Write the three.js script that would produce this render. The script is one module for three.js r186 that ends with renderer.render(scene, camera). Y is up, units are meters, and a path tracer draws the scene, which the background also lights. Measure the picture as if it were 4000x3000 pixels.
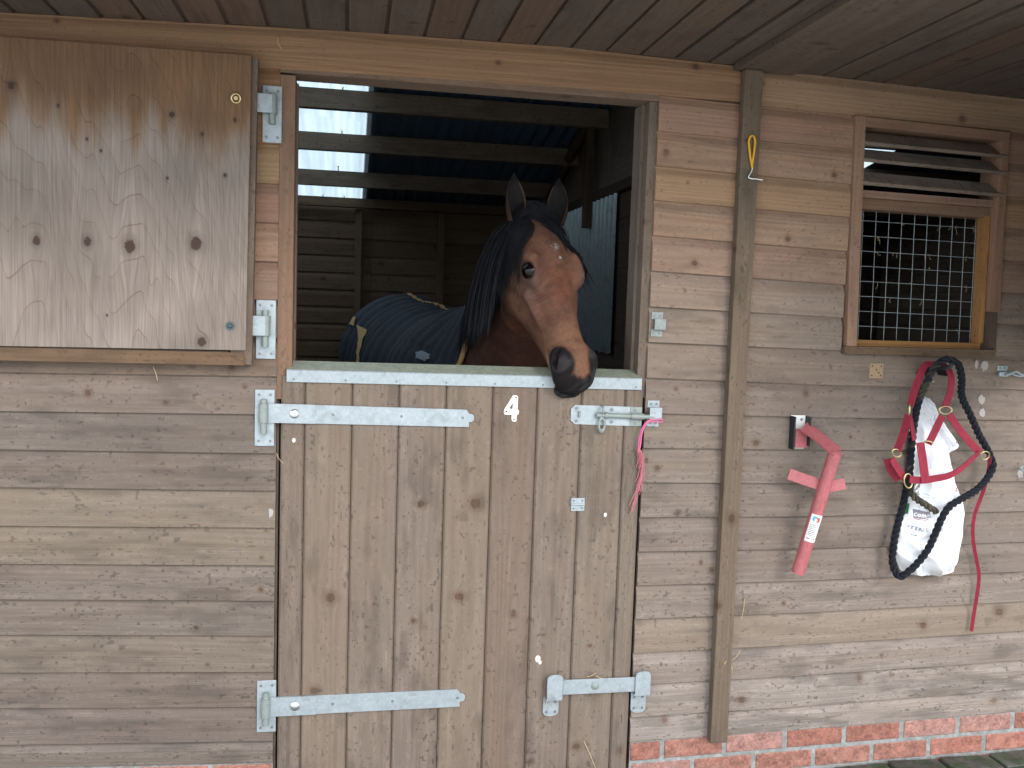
import * as THREE from 'three';
import { mergeGeometries } from 'three/addons/utils/BufferGeometryUtils.js';
import { RoundedBoxGeometry } from 'three/addons/geometries/RoundedBoxGeometry.js';

// ---------------------------------------------------------------- camera, sky, sun, exposure
const scene = new THREE.Scene();
const camera = new THREE.PerspectiveCamera(46.384, 4 / 3, 0.05, 400);
camera.rotation.order = 'YXZ';
camera.position.set(0.7664, 1.5828, 2.7846);
camera.rotation.set(-0.086112, -0.181234, 0.033563);
scene.add(camera);

{ // overcast sky: brighter towards the zenith, a little cooler near the horizon
  const w = 128, h = 64, d = new Float32Array(w * h * 4);
  for (let j = 0; j < h; j++) for (let i = 0; i < w; i++) {
    const el = (0.5 - (j + 0.5) / h) * Math.PI;
    const az = (i + 0.5) / w * Math.PI * 2;
    const s = Math.max(0, Math.sin(el));
    let L = 1.15 + 0.20 * s;
    L *= 1 + 0.06 * Math.sin(az * 3 + 2 * el) * Math.cos(el) + 0.04 * Math.sin(az * 7 + 5 * el) * Math.cos(el);
    if (el < 0) L *= 0.55;
    const o = 4 * ((h - 1 - j) * w + i);
    d[o] = L * 0.95; d[o + 1] = L * 0.995; d[o + 2] = L * 1.085; d[o + 3] = 1;
  }
  const t = new THREE.DataTexture(d, w, h, THREE.RGBAFormat, THREE.FloatType);
  t.mapping = THREE.EquirectangularReflectionMapping; t.magFilter = THREE.LinearFilter; t.needsUpdate = true;
  scene.background = t; scene.environment = t;
}
const sun = new THREE.DirectionalLight(0xfff4e6, 0.6);
sun.position.set(6, 6.2, 10); sun.target.position.set(1.4, 1, 0);
sun.castShadow = true; sun.shadow.radius = 30; sun.shadow.mapSize.set(2048, 2048);
Object.assign(sun.shadow.camera, { left: -5, right: 5, top: 5, bottom: -5, near: 1, far: 30 });
scene.add(sun, sun.target);

const renderer = new THREE.WebGLRenderer({ antialias: true });
renderer.setSize(1024, 768);
renderer.toneMapping = THREE.LinearToneMapping;
renderer.toneMappingExposure = 2.4;
renderer.shadowMap.enabled = true;

// ---------------------------------------------------------------- helpers
function rngOf(seed) { let a = seed >>> 0; return () => { a = (a + 0x6D2B79F5) | 0; let t = Math.imul(a ^ (a >>> 15), 1 | a); t = (t + Math.imul(t ^ (t >>> 7), 61 | t)) ^ t; return ((t ^ (t >>> 14)) >>> 0) / 4294967296; }; }
const R0 = rngOf(77);
const rr = (a, b) => a + (b - a) * R0();
const PERM = new Float32Array(65536); { const r = rngOf(5); for (let i = 0; i < 65536; i++) PERM[i] = r(); }
function vn(x, y) {
  const xi = Math.floor(x), yi = Math.floor(y); let fx = x - xi, fy = y - yi;
  fx = fx * fx * (3 - 2 * fx); fy = fy * fy * (3 - 2 * fy);
  const a = ((yi & 255) << 8), b = (((yi + 1) & 255) << 8), c = xi & 255, e = (xi + 1) & 255;
  const p = PERM[a | c], q = PERM[a | e], r = PERM[b | c], s = PERM[b | e];
  return p + (q - p) * fx + (r - p) * fy + (p - q - r + s) * fx * fy;
}
const fbm = (x, y) => 0.5 * vn(x, y) + 0.3 * vn(x * 2.1 + 7, y * 2.1 + 3) + 0.2 * vn(x * 4.3 + 1, y * 4.3 + 9);
const clamp = (x, a = 0, b = 1) => x < a ? a : x > b ? b : x;
const sst = (a, b, x) => { const t = clamp((x - a) / (b - a)); return t * t * (3 - 2 * t); };
const mix = (a, b, t) => a + (b - a) * t;
const V3 = (x, y, z) => new THREE.Vector3(x, y, z);
function interp(xs, ys, x) {
  if (x <= xs[0]) return ys[0] + (ys[1] - ys[0]) / (xs[1] - xs[0]) * (x - xs[0]);
  for (let i = 1; i < xs.length; i++) if (x <= xs[i] || i === xs.length - 1) return ys[i - 1] + (ys[i] - ys[i - 1]) / (xs[i] - xs[i - 1]) * (x - xs[i - 1]);
}
function smoothInterp(xs, ys, x) { // monotone-ish cubic
  if (x <= xs[0]) return ys[0]; const n = xs.length; if (x >= xs[n - 1]) return ys[n - 1];
  let i = 1; while (x > xs[i]) i++;
  const m = k => k === 0 ? (ys[1] - ys[0]) / (xs[1] - xs[0]) : k === n - 1 ? (ys[n - 1] - ys[n - 2]) / (xs[n - 1] - xs[n - 2]) : (ys[k + 1] - ys[k - 1]) / (xs[k + 1] - xs[k - 1]);
  const h = xs[i] - xs[i - 1], t = (x - xs[i - 1]) / h, t2 = t * t, t3 = t2 * t;
  return (2 * t3 - 3 * t2 + 1) * ys[i - 1] + (t3 - 2 * t2 + t) * h * m(i - 1) + (-2 * t3 + 3 * t2) * ys[i] + (t3 - t2) * h * m(i);
}
const taken = {};
function numbered(n) { if (!(n in taken)) { taken[n] = 0; return n; } taken[n]++; return n + '_' + String(taken[n]).padStart(3, '0'); }
function thing(name, label, category, group) {
  const g = new THREE.Group(); g.name = numbered(name); g.userData = { label, category, kind: 'thing' }; if (group) g.userData.group = group;
  scene.add(g); return g;
}
function sub(name, parent, label) { const g = new THREE.Group(); g.name = name; if (label) g.userData.label = label; parent.add(g); return g; }
function part(name, geo, mat, parent, label) {
  const m = new THREE.Mesh(geo, mat); m.name = name; m.castShadow = m.receiveShadow = true;
  if (label) m.userData.label = label; parent.add(m); return m;
}
function box(x0, x1, y0, y1, z0, z1) {
  const g = new THREE.BoxGeometry(x1 - x0, y1 - y0, z1 - z0); g.translate((x0 + x1) / 2, (y0 + y1) / 2, (z0 + z1) / 2); return g;
}
function rbox(x0, x1, y0, y1, z0, z1, r = 0.002) {
  const g = new RoundedBoxGeometry(x1 - x0, y1 - y0, z1 - z0, 1, r); g.translate((x0 + x1) / 2, (y0 + y1) / 2, (z0 + z1) / 2); return g;
}
function cyl(a, b, r, seg = 10, r2 = r) { // cylinder between two points
  const d = b.clone().sub(a), g = new THREE.CylinderGeometry(r2, r, d.length(), seg);
  g.applyQuaternion(new THREE.Quaternion().setFromUnitVectors(V3(0, 1, 0), d.clone().normalize()));
  g.translate((a.x + b.x) / 2, (a.y + b.y) / 2, (a.z + b.z) / 2); return g;
}
function tube(pts, r, seg = 40, rad = 8, closed = false) { return new THREE.TubeGeometry(new THREE.CatmullRomCurve3(pts, closed, 'centripetal'), seg, r, rad, closed); }
function torus(c, R, r, rx = 0, ry = 0, rz = 0, sx = 1, sy = 1) { const g = new THREE.TorusGeometry(R, r, 8, 24); g.scale(sx, sy, 1); g.rotateX(rx); g.rotateY(ry); g.rotateZ(rz); g.translate(c.x, c.y, c.z); return g; }
function custom(pos, uv, idx) {
  const g = new THREE.BufferGeometry(); g.setAttribute('position', new THREE.Float32BufferAttribute(pos, 3));
  g.setAttribute('uv', new THREE.Float32BufferAttribute(uv, 2)); if (idx) g.setIndex(idx); g.computeVertexNormals(); return g;
}
function merge(list) { return mergeGeometries(list.map(g => { const h = g.index ? g.toNonIndexed() : g; for (const k of Object.keys(h.attributes)) if (!['position', 'normal', 'uv', 'color'].includes(k)) h.deleteAttribute(k); return h; })); }

// ---------------------------------------------------------------- timber texture: 20 boards, each 2.56 m long
const NR = 20, TL = 2.56;
// per row: base, dark streak and grey (weather) colour in sRGB 0..255, weather amount
const ROWS = [];
{
  const warm = [[[176, 130, 88], [142, 98, 62], .18], [[170, 124, 86], [136, 94, 62], .25], [[176, 142, 110], [144, 110, 82], .35], [[168, 130, 106], [136, 100, 80], .4], [[172, 138, 112], [140, 106, 84], .45], [[164, 130, 108], [132, 100, 82], .5]];
  const mid = [[[158, 132, 112], [126, 102, 86], .6], [[154, 128, 111], [122, 98, 84], .65], [[156, 134, 112], [126, 106, 88], .6], [[151, 126, 110], [120, 97, 84], .65]];
  const grey = [[[150, 132, 118], [120, 102, 91], .75], [[146, 127, 115], [116, 97, 88], .75], [[151, 136, 119], [121, 106, 92], .75], [[146, 128, 117], [116, 98, 89], .8], [[150, 132, 122], [120, 103, 95], .85], [[144, 127, 116], [114, 96, 88], .8], [[152, 138, 121], [124, 110, 95], .75], [[148, 131, 120], [118, 102, 93], .9], [[146, 130, 120], [116, 100, 92], .95], [[154, 139, 130], [126, 110, 102], 1]];
  [...warm, ...mid, ...grey].forEach(([b, d, w], i) => { const k = i < 6 ? 0.25 : 0.78; ROWS.push({ b: b.map((v, c) => mix(v, [149, 133, 117][c], k)), d: d.map((v, c) => mix(v, [119, 103, 89][c], k)), w }); });
}
const woodTex = (() => {
  const W = 2048, H = 2040, RH = H / NR;
  const col = new Uint8Array(W * H * 4), bmp = new Uint8Array(W * H * 4);
  const rnd = rngOf(91);
  for (let r = 0; r < NR; r++) {
    const row = ROWS[r], knots = [], nk = 2 + Math.floor(rnd() * 3);
    for (let k = 0; k < nk; k++) knots.push({ x: rnd() * TL, y: (0.15 + 0.7 * rnd()) * 0.115, r: 0.0035 + 0.010 * rnd(), t: rnd() });
    const sx = rnd() * 200, sy = rnd() * 200, cat = 0.4 + rnd() * 0.9;
    for (let j = 0; j < RH; j++) {
      const y0 = (j + 0.5) / RH * 0.115;
      for (let i = 0; i < W; i++) {
        const x = i / W * TL; let yy = y0, knot = 0, halo = 0;
        // fade the two ends of the strip together so that it repeats
        const xb = x < 0.2 ? x + TL : x;
        for (const k of knots) {
          let dx = x - k.x; if (dx > TL / 2) dx -= TL; else if (dx < -TL / 2) dx += TL;
          if (dx > k.r * 9 || dx < -k.r * 9) continue;
          const dy = y0 - k.y, e = Math.exp(-(dx * dx) / (k.r * k.r * 9) - (dy * dy) / (k.r * k.r * 5));
          yy -= (dy >= 0 ? 1 : -1) * Math.min(Math.abs(dy), k.r) * e * 0.9;
          const q = Math.sqrt(dx * dx * (0.35 + 0.9 * k.t) + dy * dy) / k.r + 0.25 * (vn(x * 300 + sx, y0 * 300) - 0.5);
          knot = Math.max(knot, 1 - sst(0.75, 1.1, q)); halo = Math.max(halo, 1 - sst(0.9, 2.6, q));
        }
        const blend = x < 0.2 ? x / 0.2 : 1;
        const smp = X => {
          const wv = vn(X * 1.1 + sx, yy * 26 + sy) * 1.6 + vn(X * 3.1 + sx, yy * 40 + sy) * 0.5;
          const ring = 0.5 + 0.5 * Math.sin((yy * 95 * cat + wv * 2.6) * 3.1);
          const f1 = vn(X * 5 + sx, yy * 420 + sy), f2 = vn(X * 13 + sx, yy * 1100 + sy);
          const big = fbm(X * 1.3 + sx, yy * 16 + sy), pat = fbm(X * 3.7 + sy, y0 * 34 + sx), blot = fbm(X * 9 + sy, y0 * 60 + sx);
          return [ring, f1, f2, big, pat, blot];
        };
        const s = smp(x); if (blend < 1) { const s2 = smp(xb); for (let q = 0; q < 6; q++) s[q] = mix(s2[q], s[q], blend); }
        let [ring, f1, f2, big, pat, blot] = s;
        let t = 0.30 * ring + 0.40 * f1 + 0.30 * f2; t = clamp((t - 0.5) * 1.25 + 0.42 + (big - 0.5) * 0.55);
        const w = row.w * (0.45 + 0.55 * sst(0.3, 0.72, pat * 0.65 + big * 0.35 + 0.06));
        const grey = 146 + 38 * (f1 - 0.5) + 46 * (blot - 0.5) + 30 * (f2 - 0.5) + 24 * (big - 0.5);
        const sp1 = vn(x * 95 + sx, y0 * 170 + sy), sp2 = vn(x * 260 + sx, y0 * 330 + sy); const speck = (1 - 0.26 * row.w * sst(.74, .9, sp1) * sst(.4, .6, blot)) * (sp2 > 0.945 && pat > 0.42 ? 0.66 : 1) * (1 + 0.08 * row.w * sst(.78, .92, vn(x * 80 + sy, y0 * 210 + sx)));
        const stain = 1 - 0.16 * row.w * sst(0.5, 0.8, fbm(x * 6 + 31 + sx, y0 * 22 + sy));
        const o = 4 * ((r * RH + j) * W + i);
        for (let c = 0; c < 3; c++) {
          let v = mix(row.b[c], row.d[c], t);
          v = mix(v, grey * [1.0, 0.95, 0.905][c], w * 0.62);
          v *= mix(1, [0.74, 0.64, 0.57][c], halo * (0.2 + 0.35 * f1)); v = mix(v, [86, 64, 52][c] * (0.75 + 0.5 * f2), knot * (0.35 + 0.35 * f1));
          col[o + c] = clamp(v * speck * stain, 0, 255);
        }
        col[o + 3] = 255;
        const bh = clamp(0.5 + 0.4 * (f1 - 0.5) + 0.5 * (f2 - 0.5) + 0.25 * (ring - 0.5) - 0.25 * knot) * 255 * (speck < 1 ? 0.7 : 1);
        bmp[o] = bmp[o + 1] = bmp[o + 2] = bh; bmp[o + 3] = 255;
      }
    }
  }
  const mk = (a, srgb) => { const t = new THREE.DataTexture(a, W, H); t.wrapS = t.wrapT = THREE.RepeatWrapping; t.magFilter = THREE.LinearFilter; t.minFilter = THREE.LinearMipmapLinearFilter; t.generateMipmaps = true; if (srgb) t.colorSpace = THREE.SRGBColorSpace; t.needsUpdate = true; return t; };
  return { map: mk(col, true), bump: mk(bmp, false) };
})();
console.log('timber texture done');
const woodCache = {};
function wood(tint = '#ffffff', rough = 0.86) {
  const k = tint + rough;
  return woodCache[k] ??= new THREE.MeshStandardMaterial({ map: woodTex.map, bumpMap: woodTex.bump, bumpScale: 0.0011, color: Array.isArray(tint) ? new THREE.Color(...tint) : tint, roughness: rough });
}
// lay the timber grain on any geometry: along axis a, the board's own row
function woodUV(g, row, axis = 'x', off = rr(0, 1), vs = 0.94) {
  const p = g.attributes.position, a = 'xyz'.indexOf(axis), b = (a + 1) % 3, c = (a + 2) % 3, uv = new Float32Array(p.count * 2);
  g.computeBoundingBox(); const mn = g.boundingBox.min.toArray(), mx = g.boundingBox.max.toArray();
  const span = Math.max(0.001, mx[b] - mn[b] + mx[c] - mn[c]);
  for (let i = 0; i < p.count; i++) {
    const q = [p.getX(i), p.getY(i), p.getZ(i)];
    uv[2 * i] = q[a] / TL + off;
    uv[2 * i + 1] = (row + 0.03 + vs * Math.min(1, Math.max(span, 0.0) && (q[b] - mn[b] + q[c] - mn[c]) / Math.max(span, 0.115))) / NR;
  }
  g.setAttribute('uv', new THREE.BufferAttribute(uv, 2)); return g;
}
const timber = (x0, x1, y0, y1, z0, z1, row, axis, off) => woodUV(box(x0, x1, y0, y1, z0, z1), row, axis, off);

// ---------------------------------------------------------------- other materials
function noiseTex(n, fn, srgb = true) {
  const d = new Uint8Array(n * n * 4);
  for (let j = 0; j < n; j++) for (let i = 0; i < n; i++) { const c = fn(i / n, j / n), o = 4 * (j * n + i); d[o] = clamp(c[0], 0, 255); d[o + 1] = clamp(c[1], 0, 255); d[o + 2] = clamp(c[2], 0, 255); d[o + 3] = 255; }
  const t = new THREE.DataTexture(d, n, n); t.wrapS = t.wrapT = THREE.RepeatWrapping; t.magFilter = THREE.LinearFilter; t.minFilter = THREE.LinearMipmapLinearFilter; t.generateMipmaps = true; if (srgb) t.colorSpace = THREE.SRGBColorSpace; t.needsUpdate = true; return t;
}
function planarUV(g, a = 'x', b = 'y', s = 1) { const p = g.attributes.position, i = 'xyz'.indexOf(a), j = 'xyz'.indexOf(b), uv = new Float32Array(p.count * 2); for (let k = 0; k < p.count; k++) { const q = [p.getX(k), p.getY(k), p.getZ(k)]; uv[2 * k] = q[i] * s; uv[2 * k + 1] = q[j] * s; } g.setAttribute('uv', new THREE.BufferAttribute(uv, 2)); return g; }
const galvTex = noiseTex(256, (u, v) => { const a = fbm(u * 18, v * 18), b = vn(u * 60, v * 60), s = fbm(u * 6 + 4, v * 6); const L = 184 + 26 * (a - 0.5) + 12 * (b - 0.5) - 14 * sst(0.55, 0.8, s); return [L * 0.96, L, L * 1.02]; });
const M = {
  galv: new THREE.MeshStandardMaterial({ map: galvTex, metalness: 0.35, roughness: 0.5, color: '#e6eaec' }),
  galvDull: new THREE.MeshStandardMaterial({ map: galvTex, metalness: 0.25, roughness: 0.6, color: '#c9cdc4' }),
  screw: new THREE.MeshStandardMaterial({ color: '#7d7f80', metalness: 0.6, roughness: 0.5 }),
  darkhole: new THREE.MeshStandardMaterial({ color: '#2a2522', roughness: 0.9 }),
  steel: new THREE.MeshStandardMaterial({ color: '#d7d9da', metalness: 0.85, roughness: 0.28 }),
  brass: new THREE.MeshStandardMaterial({ color: '#c8b88a', metalness: 0.85, roughness: 0.3 }),
  number: new THREE.MeshStandardMaterial({ color: '#f4f1e6', metalness: 0.15, roughness: 0.3 }),
  red: new THREE.MeshStandardMaterial({ map: noiseTex(256, (u, v) => { const a = fbm(u * 18, v * 18), b = vn(u * 70, v * 70); const L = 0.9 + 0.22 * (a - 0.5) + 0.1 * (b - 0.5), d = sst(0.66, 0.80, a) * 0.45; return [mix(186 * L, 120, d), mix(102 * L, 74, d), mix(106 * L, 72, d)]; }), roughness: 0.55 }),
  blackMetal: new THREE.MeshStandardMaterial({ color: '#23262a', roughness: 0.55, metalness: 0.2 }),
  white: new THREE.MeshStandardMaterial({ color: '#e9e8e2', roughness: 0.5 }),
  yellowPaint: new THREE.MeshStandardMaterial({ color: '#dba21c', roughness: 0.45 }),
  webbing: new THREE.MeshStandardMaterial({ map: noiseTex(256, (u, v) => { const w = 0.85 + 0.18 * Math.sin(u * 200) * Math.sin(v * 200) + 0.25 * (fbm(u * 9, v * 9) - 0.5), d = sst(0.6, 0.8, fbm(u * 14 + 5, v * 14)) * 0.5; return [mix(160 * w, 150, d), mix(38 * w, 96, d), mix(62 * w, 94, d)]; }), roughness: 0.85 }),
  pink: new THREE.MeshStandardMaterial({ color: '#cf6790', roughness: 0.7 }),
  pinkFray: new THREE.MeshStandardMaterial({ color: '#b8707a', roughness: 0.85 }),
  mortar: new THREE.MeshStandardMaterial({ map: noiseTex(256, (u, v) => { const a = fbm(u * 40, v * 40), L = 134 + 60 * (a - 0.5); return [L * 0.99, L, L * 0.98]; }), roughness: 0.95 }),
  plasticClear: null
};

// ================================================================ ground and yard
{
  const gTex = noiseTex(512, (u, v) => { const a = fbm(u * 30, v * 30), b = fbm(u * 120, v * 120), L = 178 + 50 * (a - 0.5) + 40 * (b - 0.5); return [L * 0.99, L, L * 0.96]; });
  gTex.repeat.set(60, 60);
  const g = new THREE.PlaneGeometry(240, 240); g.rotateX(-Math.PI / 2); g.translate(0, -0.11, 60);
  const m = part('ground', g, new THREE.MeshStandardMaterial({ map: gTex, roughness: 0.95 }), scene); m.userData = { kind: 'structure', label: 'grey yard surface in front of the stable', category: 'ground' };
}
const apronY = (x) => 0.006 + 0.030 * clamp(x - 2.6, -3, 2);
const pav = new THREE.Group(); pav.name = 'paving'; pav.userData = { kind: 'structure', label: 'dark damp green-grey brick paving along the plinth', category: 'paving' }; scene.add(pav);
{
  const paveTex = noiseTex(512, (u, v) => { const a = fbm(u * 14, v * 14), b = fbm(u * 60, v * 60), gq = sst(0.45, 0.7, fbm(u * 9 + 3, v * 9)); const L = 82 + 46 * (a - 0.5) + 50 * (b - 0.5); return [L * mix(1, 0.78, gq), L * mix(1, 0.98, gq), L * mix(0.94, 0.72, gq)]; });
  const pm = [0.85, 1, 1.15].map(k => new THREE.MeshStandardMaterial({ map: paveTex, color: new THREE.Color(k * 0.72, k * 0.76, k * 0.72), roughness: 0.6 }));
  // bedding under the pavers and beyond them
  const pos = [], uv = [], idx = []; const xs = [-6, -0.4, 1, 2.6, 4.6, 9];
  xs.forEach((x, i) => { for (const z of [-4.2, 1.0]) { pos.push(x, apronY(x) - 0.02, z); uv.push(x, z); } if (i) { const k = 2 * i; idx.push(k - 2, k - 1, k + 1, k - 2, k + 1, k); } });
  part('bedding', custom(pos, uv, idx), new THREE.MeshStandardMaterial({ map: paveTex, color: '#8b8f86', roughness: 0.9 }), pav);
  const bl = new RoundedBoxGeometry(0.196, 0.05, 0.096, 1, 0.006); planarUV(bl, 'x', 'z', 1.4);
  for (let j = 0; j < 9; j++) for (let i = -1; i < 15; i++) {
    const x = 1.55 + (i + (j % 2 ? 0.5 : 0)) * 0.205, z = 0.055 + j * 0.105;
    const p = part('paver', bl, pm[Math.floor(rr(0, 2.99))], pav); p.position.set(x, apronY(x) - 0.025 + rr(-0.003, 0.003), z); p.rotation.set(rr(-.012, .012), (R0() > .5 ? Math.PI : 0), Math.atan(0.03) + rr(-.01, .01));
  }
}

// ================================================================ the stable building
const stable = thing('stable_building', 'weathered brown timber stable on a red brick plinth with boarded canopy', 'building');
const frontWall = sub('front_wall', stable), canopy = sub('canopy', stable), plinth = sub('brick_plinth', stable), roof = sub('roof', stable),
  backWall = sub('back_wall', stable), partition = sub('partition_wall', stable), doorFrame = sub('door_frame', stable), win = sub('window', stable, 'louvred window opening with wire mesh');

// ---- shiplap boards
const PROF = [[0, -0.0135], [0, -0.0015], [0.014, 0], [0.64, 0], [0.75, -0.0018], [0.85, -0.0062], [0.94, -0.0112], [1.0, -0.0128]];
function claddingGeo(x0, x1, yb, yt, row, off, face = 1, z0 = 0) {
  const n = Math.max(2, Math.round((x1 - x0) / 0.6) + 1), pos = [], uv = [];
  const P = (x, k) => { const f = PROF[k][0], a = yb(x), b = yt(x); return [x, a + (b - a) * f, z0 + face * PROF[k][1]]; };
  const U = (x, k) => [x / TL + off, (row + 0.03 + 0.94 * PROF[k][0] + (k === 0 ? 0.01 : 0)) / NR];
  const tri = (a, b, c, ua, ub, uc) => { if (face > 0) { pos.push(...a, ...b, ...c); uv.push(...ua, ...ub, ...uc); } else { pos.push(...a, ...c, ...b); uv.push(...ua, ...uc, ...ub); } };
  for (let i = 0; i < n - 1; i++) {
    const xa = mix(x0, x1, i / (n - 1)), xb = mix(x0, x1, (i + 1) / (n - 1));
    for (let k = 0; k < PROF.length - 1; k++) {
      const a = P(xa, k), b = P(xb, k), c = P(xb, k + 1), d = P(xa, k + 1), ua = U(xa, k), ub = U(xb, k), uc = U(xb, k + 1), ud = U(xa, k + 1);
      tri(a, b, c, ua, ub, uc); tri(a, c, d, ua, uc, ud);
    }
  }
  for (const [x, s] of [[x0, 1], [x1, -1]]) { // sawn ends
    const back = [x, yt(x), z0 - face * 0.0145], bb = [x, yb(x), z0 - face * 0.0145], ring = PROF.map((_, k) => P(x, k)); ring.push(back);
    for (let k = 0; k < ring.length - 1; k++) { const q = [ring[k], ring[k + 1], bb], u = U(x, 3); if (s > 0) tri(q[0], q[1], q[2], u, u, u); else tri(q[0], q[2], q[1], u, u, u); }
  }
  const g = new THREE.BufferGeometry(); g.setAttribute('position', new THREE.Float32BufferAttribute(pos, 3)); g.setAttribute('uv', new THREE.Float32BufferAttribute(uv, 2)); g.computeVertexNormals(); return g;
}
const TX = [-0.2, 0.16, 0.545, 0.912, 1.31, 1.727, 2.08, 2.38, 2.97], TY = [2.352, 2.364, 2.378, 2.386, 2.392, 2.389, 2.376, 2.369, 2.353];
const ceilY = x => interp(TX, TY, clamp(x, -1.2, 4));
const nails = [];
const nail = (x, y, z = 0.0005, r = 0.0022) => { const g = new THREE.CylinderGeometry(r, r, 0.002, 6); g.rotateX(Math.PI / 2); g.translate(x, y, z); nails.push(g); };
{ // right of the door
  const RX = [1.716, 2.4, 3.2];
  const RY = [[2.267, 2.251, 2.233], [2.156, 2.142, 2.126], [2.047, 2.027, 2.015], [1.938, 1.919, 1.908], [1.826, 1.806, 1.798], [1.713, 1.693, 1.688], [1.598, 1.583, 1.578], [1.483, 1.472, 1.466], [1.366, 1.353, 1.350], [1.250, 1.242, 1.241], [1.135, 1.130, 1.133], [1.020, 1.015, 1.022], [.903, .901, .913], [.787, .787, .800], [.672, .676, .691], [.557, .563, .580], [.440, .449, .469], [.330, .337, .359], [.218, .226, .249], [.131, .145, .166]];
  const rows = [2, 3, 4, 2, 4, 5, 7, 9, 7, 11, 10, 13, 14, 15, 13, 17, 12, 18, 19, 19];
  const tint = [[.95, .90, .86], [.98, .90, .87], [.95, .88, .83], [.95, .88, .80], [.92, .88, .83], [.92, .87, .83], [.90, .85, .82], [.82, .80, .78], [.76, .73, .72], [.72, .69, .68], [.73, .71, .70], [.72, .70, .69], [.70, .68, .67], [.68, .66, .66], [.70, .68, .68], [.74, .72, .71], [.78, .75, .71], [.82, .81, .81], [.88, .88, .88], [.95, .96, .98]];
  const line = i => i < 0 ? ceilY : x => interp(RX, RY[i], clamp(x, 1, 4.0));
  for (let i = 0; i < RY.length; i++) {
    const yb = line(i), yt = i === 0 ? ceilY : line(i - 1);
    const segs = i >= 1 && i <= 7 ? [[1.722, 2.404], [2.978, 4.7]] : [[1.722, 4.7]];
    if (i === 0) segs[0] = [2.03, 4.7];
    for (const [a, b] of segs) part('cladding_board', claddingGeo(a, b, yb, yt, rows[i], rr(0, 1)), wood(tint[i]), frontWall);
    if (i) for (const x of [1.747, 2.37, 2.9]) { if (x > 2.3 && i > 7 && R0() < 0.4) continue; const h = yt(x) - yb(x); nail(x + rr(-.006, .006), yb(x) + h * 0.28); nail(x + rr(-.006, .006), yb(x) + h * 0.6); }
  }
}
{ // left of the door
  const LX = [-0.22, 0.56];
  const LY = [[2.236, 2.258], [2.134, 2.153], [2.022, 2.038], [1.910, 1.923], [1.797, 1.808], [1.685, 1.693], [1.572, 1.578], [1.459, 1.463], [1.345, 1.348], [1.233, 1.232], [1.121, 1.112], [1.010, .996], [.896, .881], [.783, .763], [.676, .651], [.569, .540], [.454, .424], [.344, .311], [.231, .201], [.160, .130]];
  const rows = [0, 1, 0, 2, 3, 4, 5, 7, 6, 11, 13, 15, 12, 16, 17, 14, 16, 15, 13, 18];
  const tint = [[.74, .68, .62], [.74, .67, .60], [.76, .68, .58], [.82, .76, .62], [.80, .70, .67], [.80, .73, .69], [.72, .67, .64], [.60, .55, .53], [.56, .51, .48], [.63, .60, .59], [.52, .51, .51], [.54, .52, .51], [.66, .64, .60], [.64, .62, .58], [.57, .55, .54], [.54, .53, .52], [.58, .56, .54], [.53, .51, .50], [.52, .50, .50], [.54, .53, .52]];
  const line = i => x => interp(LX, LY[i], x);
  for (let i = 1; i < LY.length; i++) part('cladding_board', claddingGeo(-1.6, 0.553, line(i), line(i - 1), rows[i], rr(0, 1)), wood(tint[i]), frontWall);
  // the wide board over the door, one length from the left end to the batten
  const fb = x => x < 0.56 ? interp(LX, LY[0], x) : interp([0.56, 1.70, 2.0], [2.258, 2.271, 2.266], x);
  part('cladding_board', claddingGeo(-1.6, 1.995, fb, ceilY, 0, 0.31), wood([.78, .77, .80]), frontWall);
}
{ // batten between the two boxes
  const g = rbox(-0.031, 0.031, 0.128, 2.360, 0.0015, 0.034, 0.003); const p = g.attributes.position;
  for (let i = 0; i < p.count; i++) p.setX(i, p.getX(i) + 2.0215 + 0.006 * (1 - p.getY(i) / 2.3)); g.computeVertexNormals();
  part('batten', woodUV(g, 10, 'y', 0.2), wood([.50, .45, .38]), frontWall);
  for (const [x, y] of [[2.008, 1.93], [2.038, 1.935], [2.01, 1.60], [2.04, 1.6], [2.012, 1.36], [2.04, 1.365], [2.012, .34], [2.042, .335], [2.01, 2.1], [2.012, .78], [2.04, .79]]) nail(x, y, 0.0345, 0.0028);
}
const nm = part('nail_heads', merge(nails), new THREE.MeshStandardMaterial({ color: '#5b5550', roughness: 0.7, metalness: 0.2 }), frontWall); nm.userData.kind = 'stuff';
{ // studwork and lining behind the boards, openings left free
  const lin = (a, b, c, d) => part('inner_lining', timber(a, b, c, d, -0.10, -0.016, 9, 'x'), wood('#8d7c6c'), frontWall);
  lin(-1.6, 0.553, 0.10, 2.90); lin(0.553, 1.722, 2.275, 2.90); lin(1.722, 2.415, 0.10, 2.90); lin(2.415, 2.975, 0.10, 1.462); lin(2.415, 2.975, 2.252, 2.90); lin(2.975, 4.7, 0.10, 2.90);
}
{ // door frame: jambs and head set behind the cladding
  const jm = wood([.66, .57, .48]), jd = wood([.60, .56, .52]);
  part('jamb', timber(0.5535, 0.597, 1.28, 2.240, -0.10, -0.003, 5, 'y'), jm, doorFrame);
  part('jamb', timber(0.5535, 0.560, 0.0, 1.279, -0.10, -0.02, 11, 'y'), jd, doorFrame);
  part('jamb', timber(1.6935, 1.7215, 1.30, 2.246, -0.10, -0.012, 11, 'y'), jd, doorFrame);
  part('stop', timber(1.683, 1.693, 0.02, 2.246, -0.13, -0.055, 13, 'y'), jd, doorFrame);
  part('stop', timber(0.5845, 0.601, 0.02, 2.24, -0.135, -0.101, 13, 'y'), jd, doorFrame);
  part('head', timber(0.5535, 1.7215, 2.2475, 2.2745, -0.10, -0.004, 5, 'x'), jd, doorFrame);
}

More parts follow.
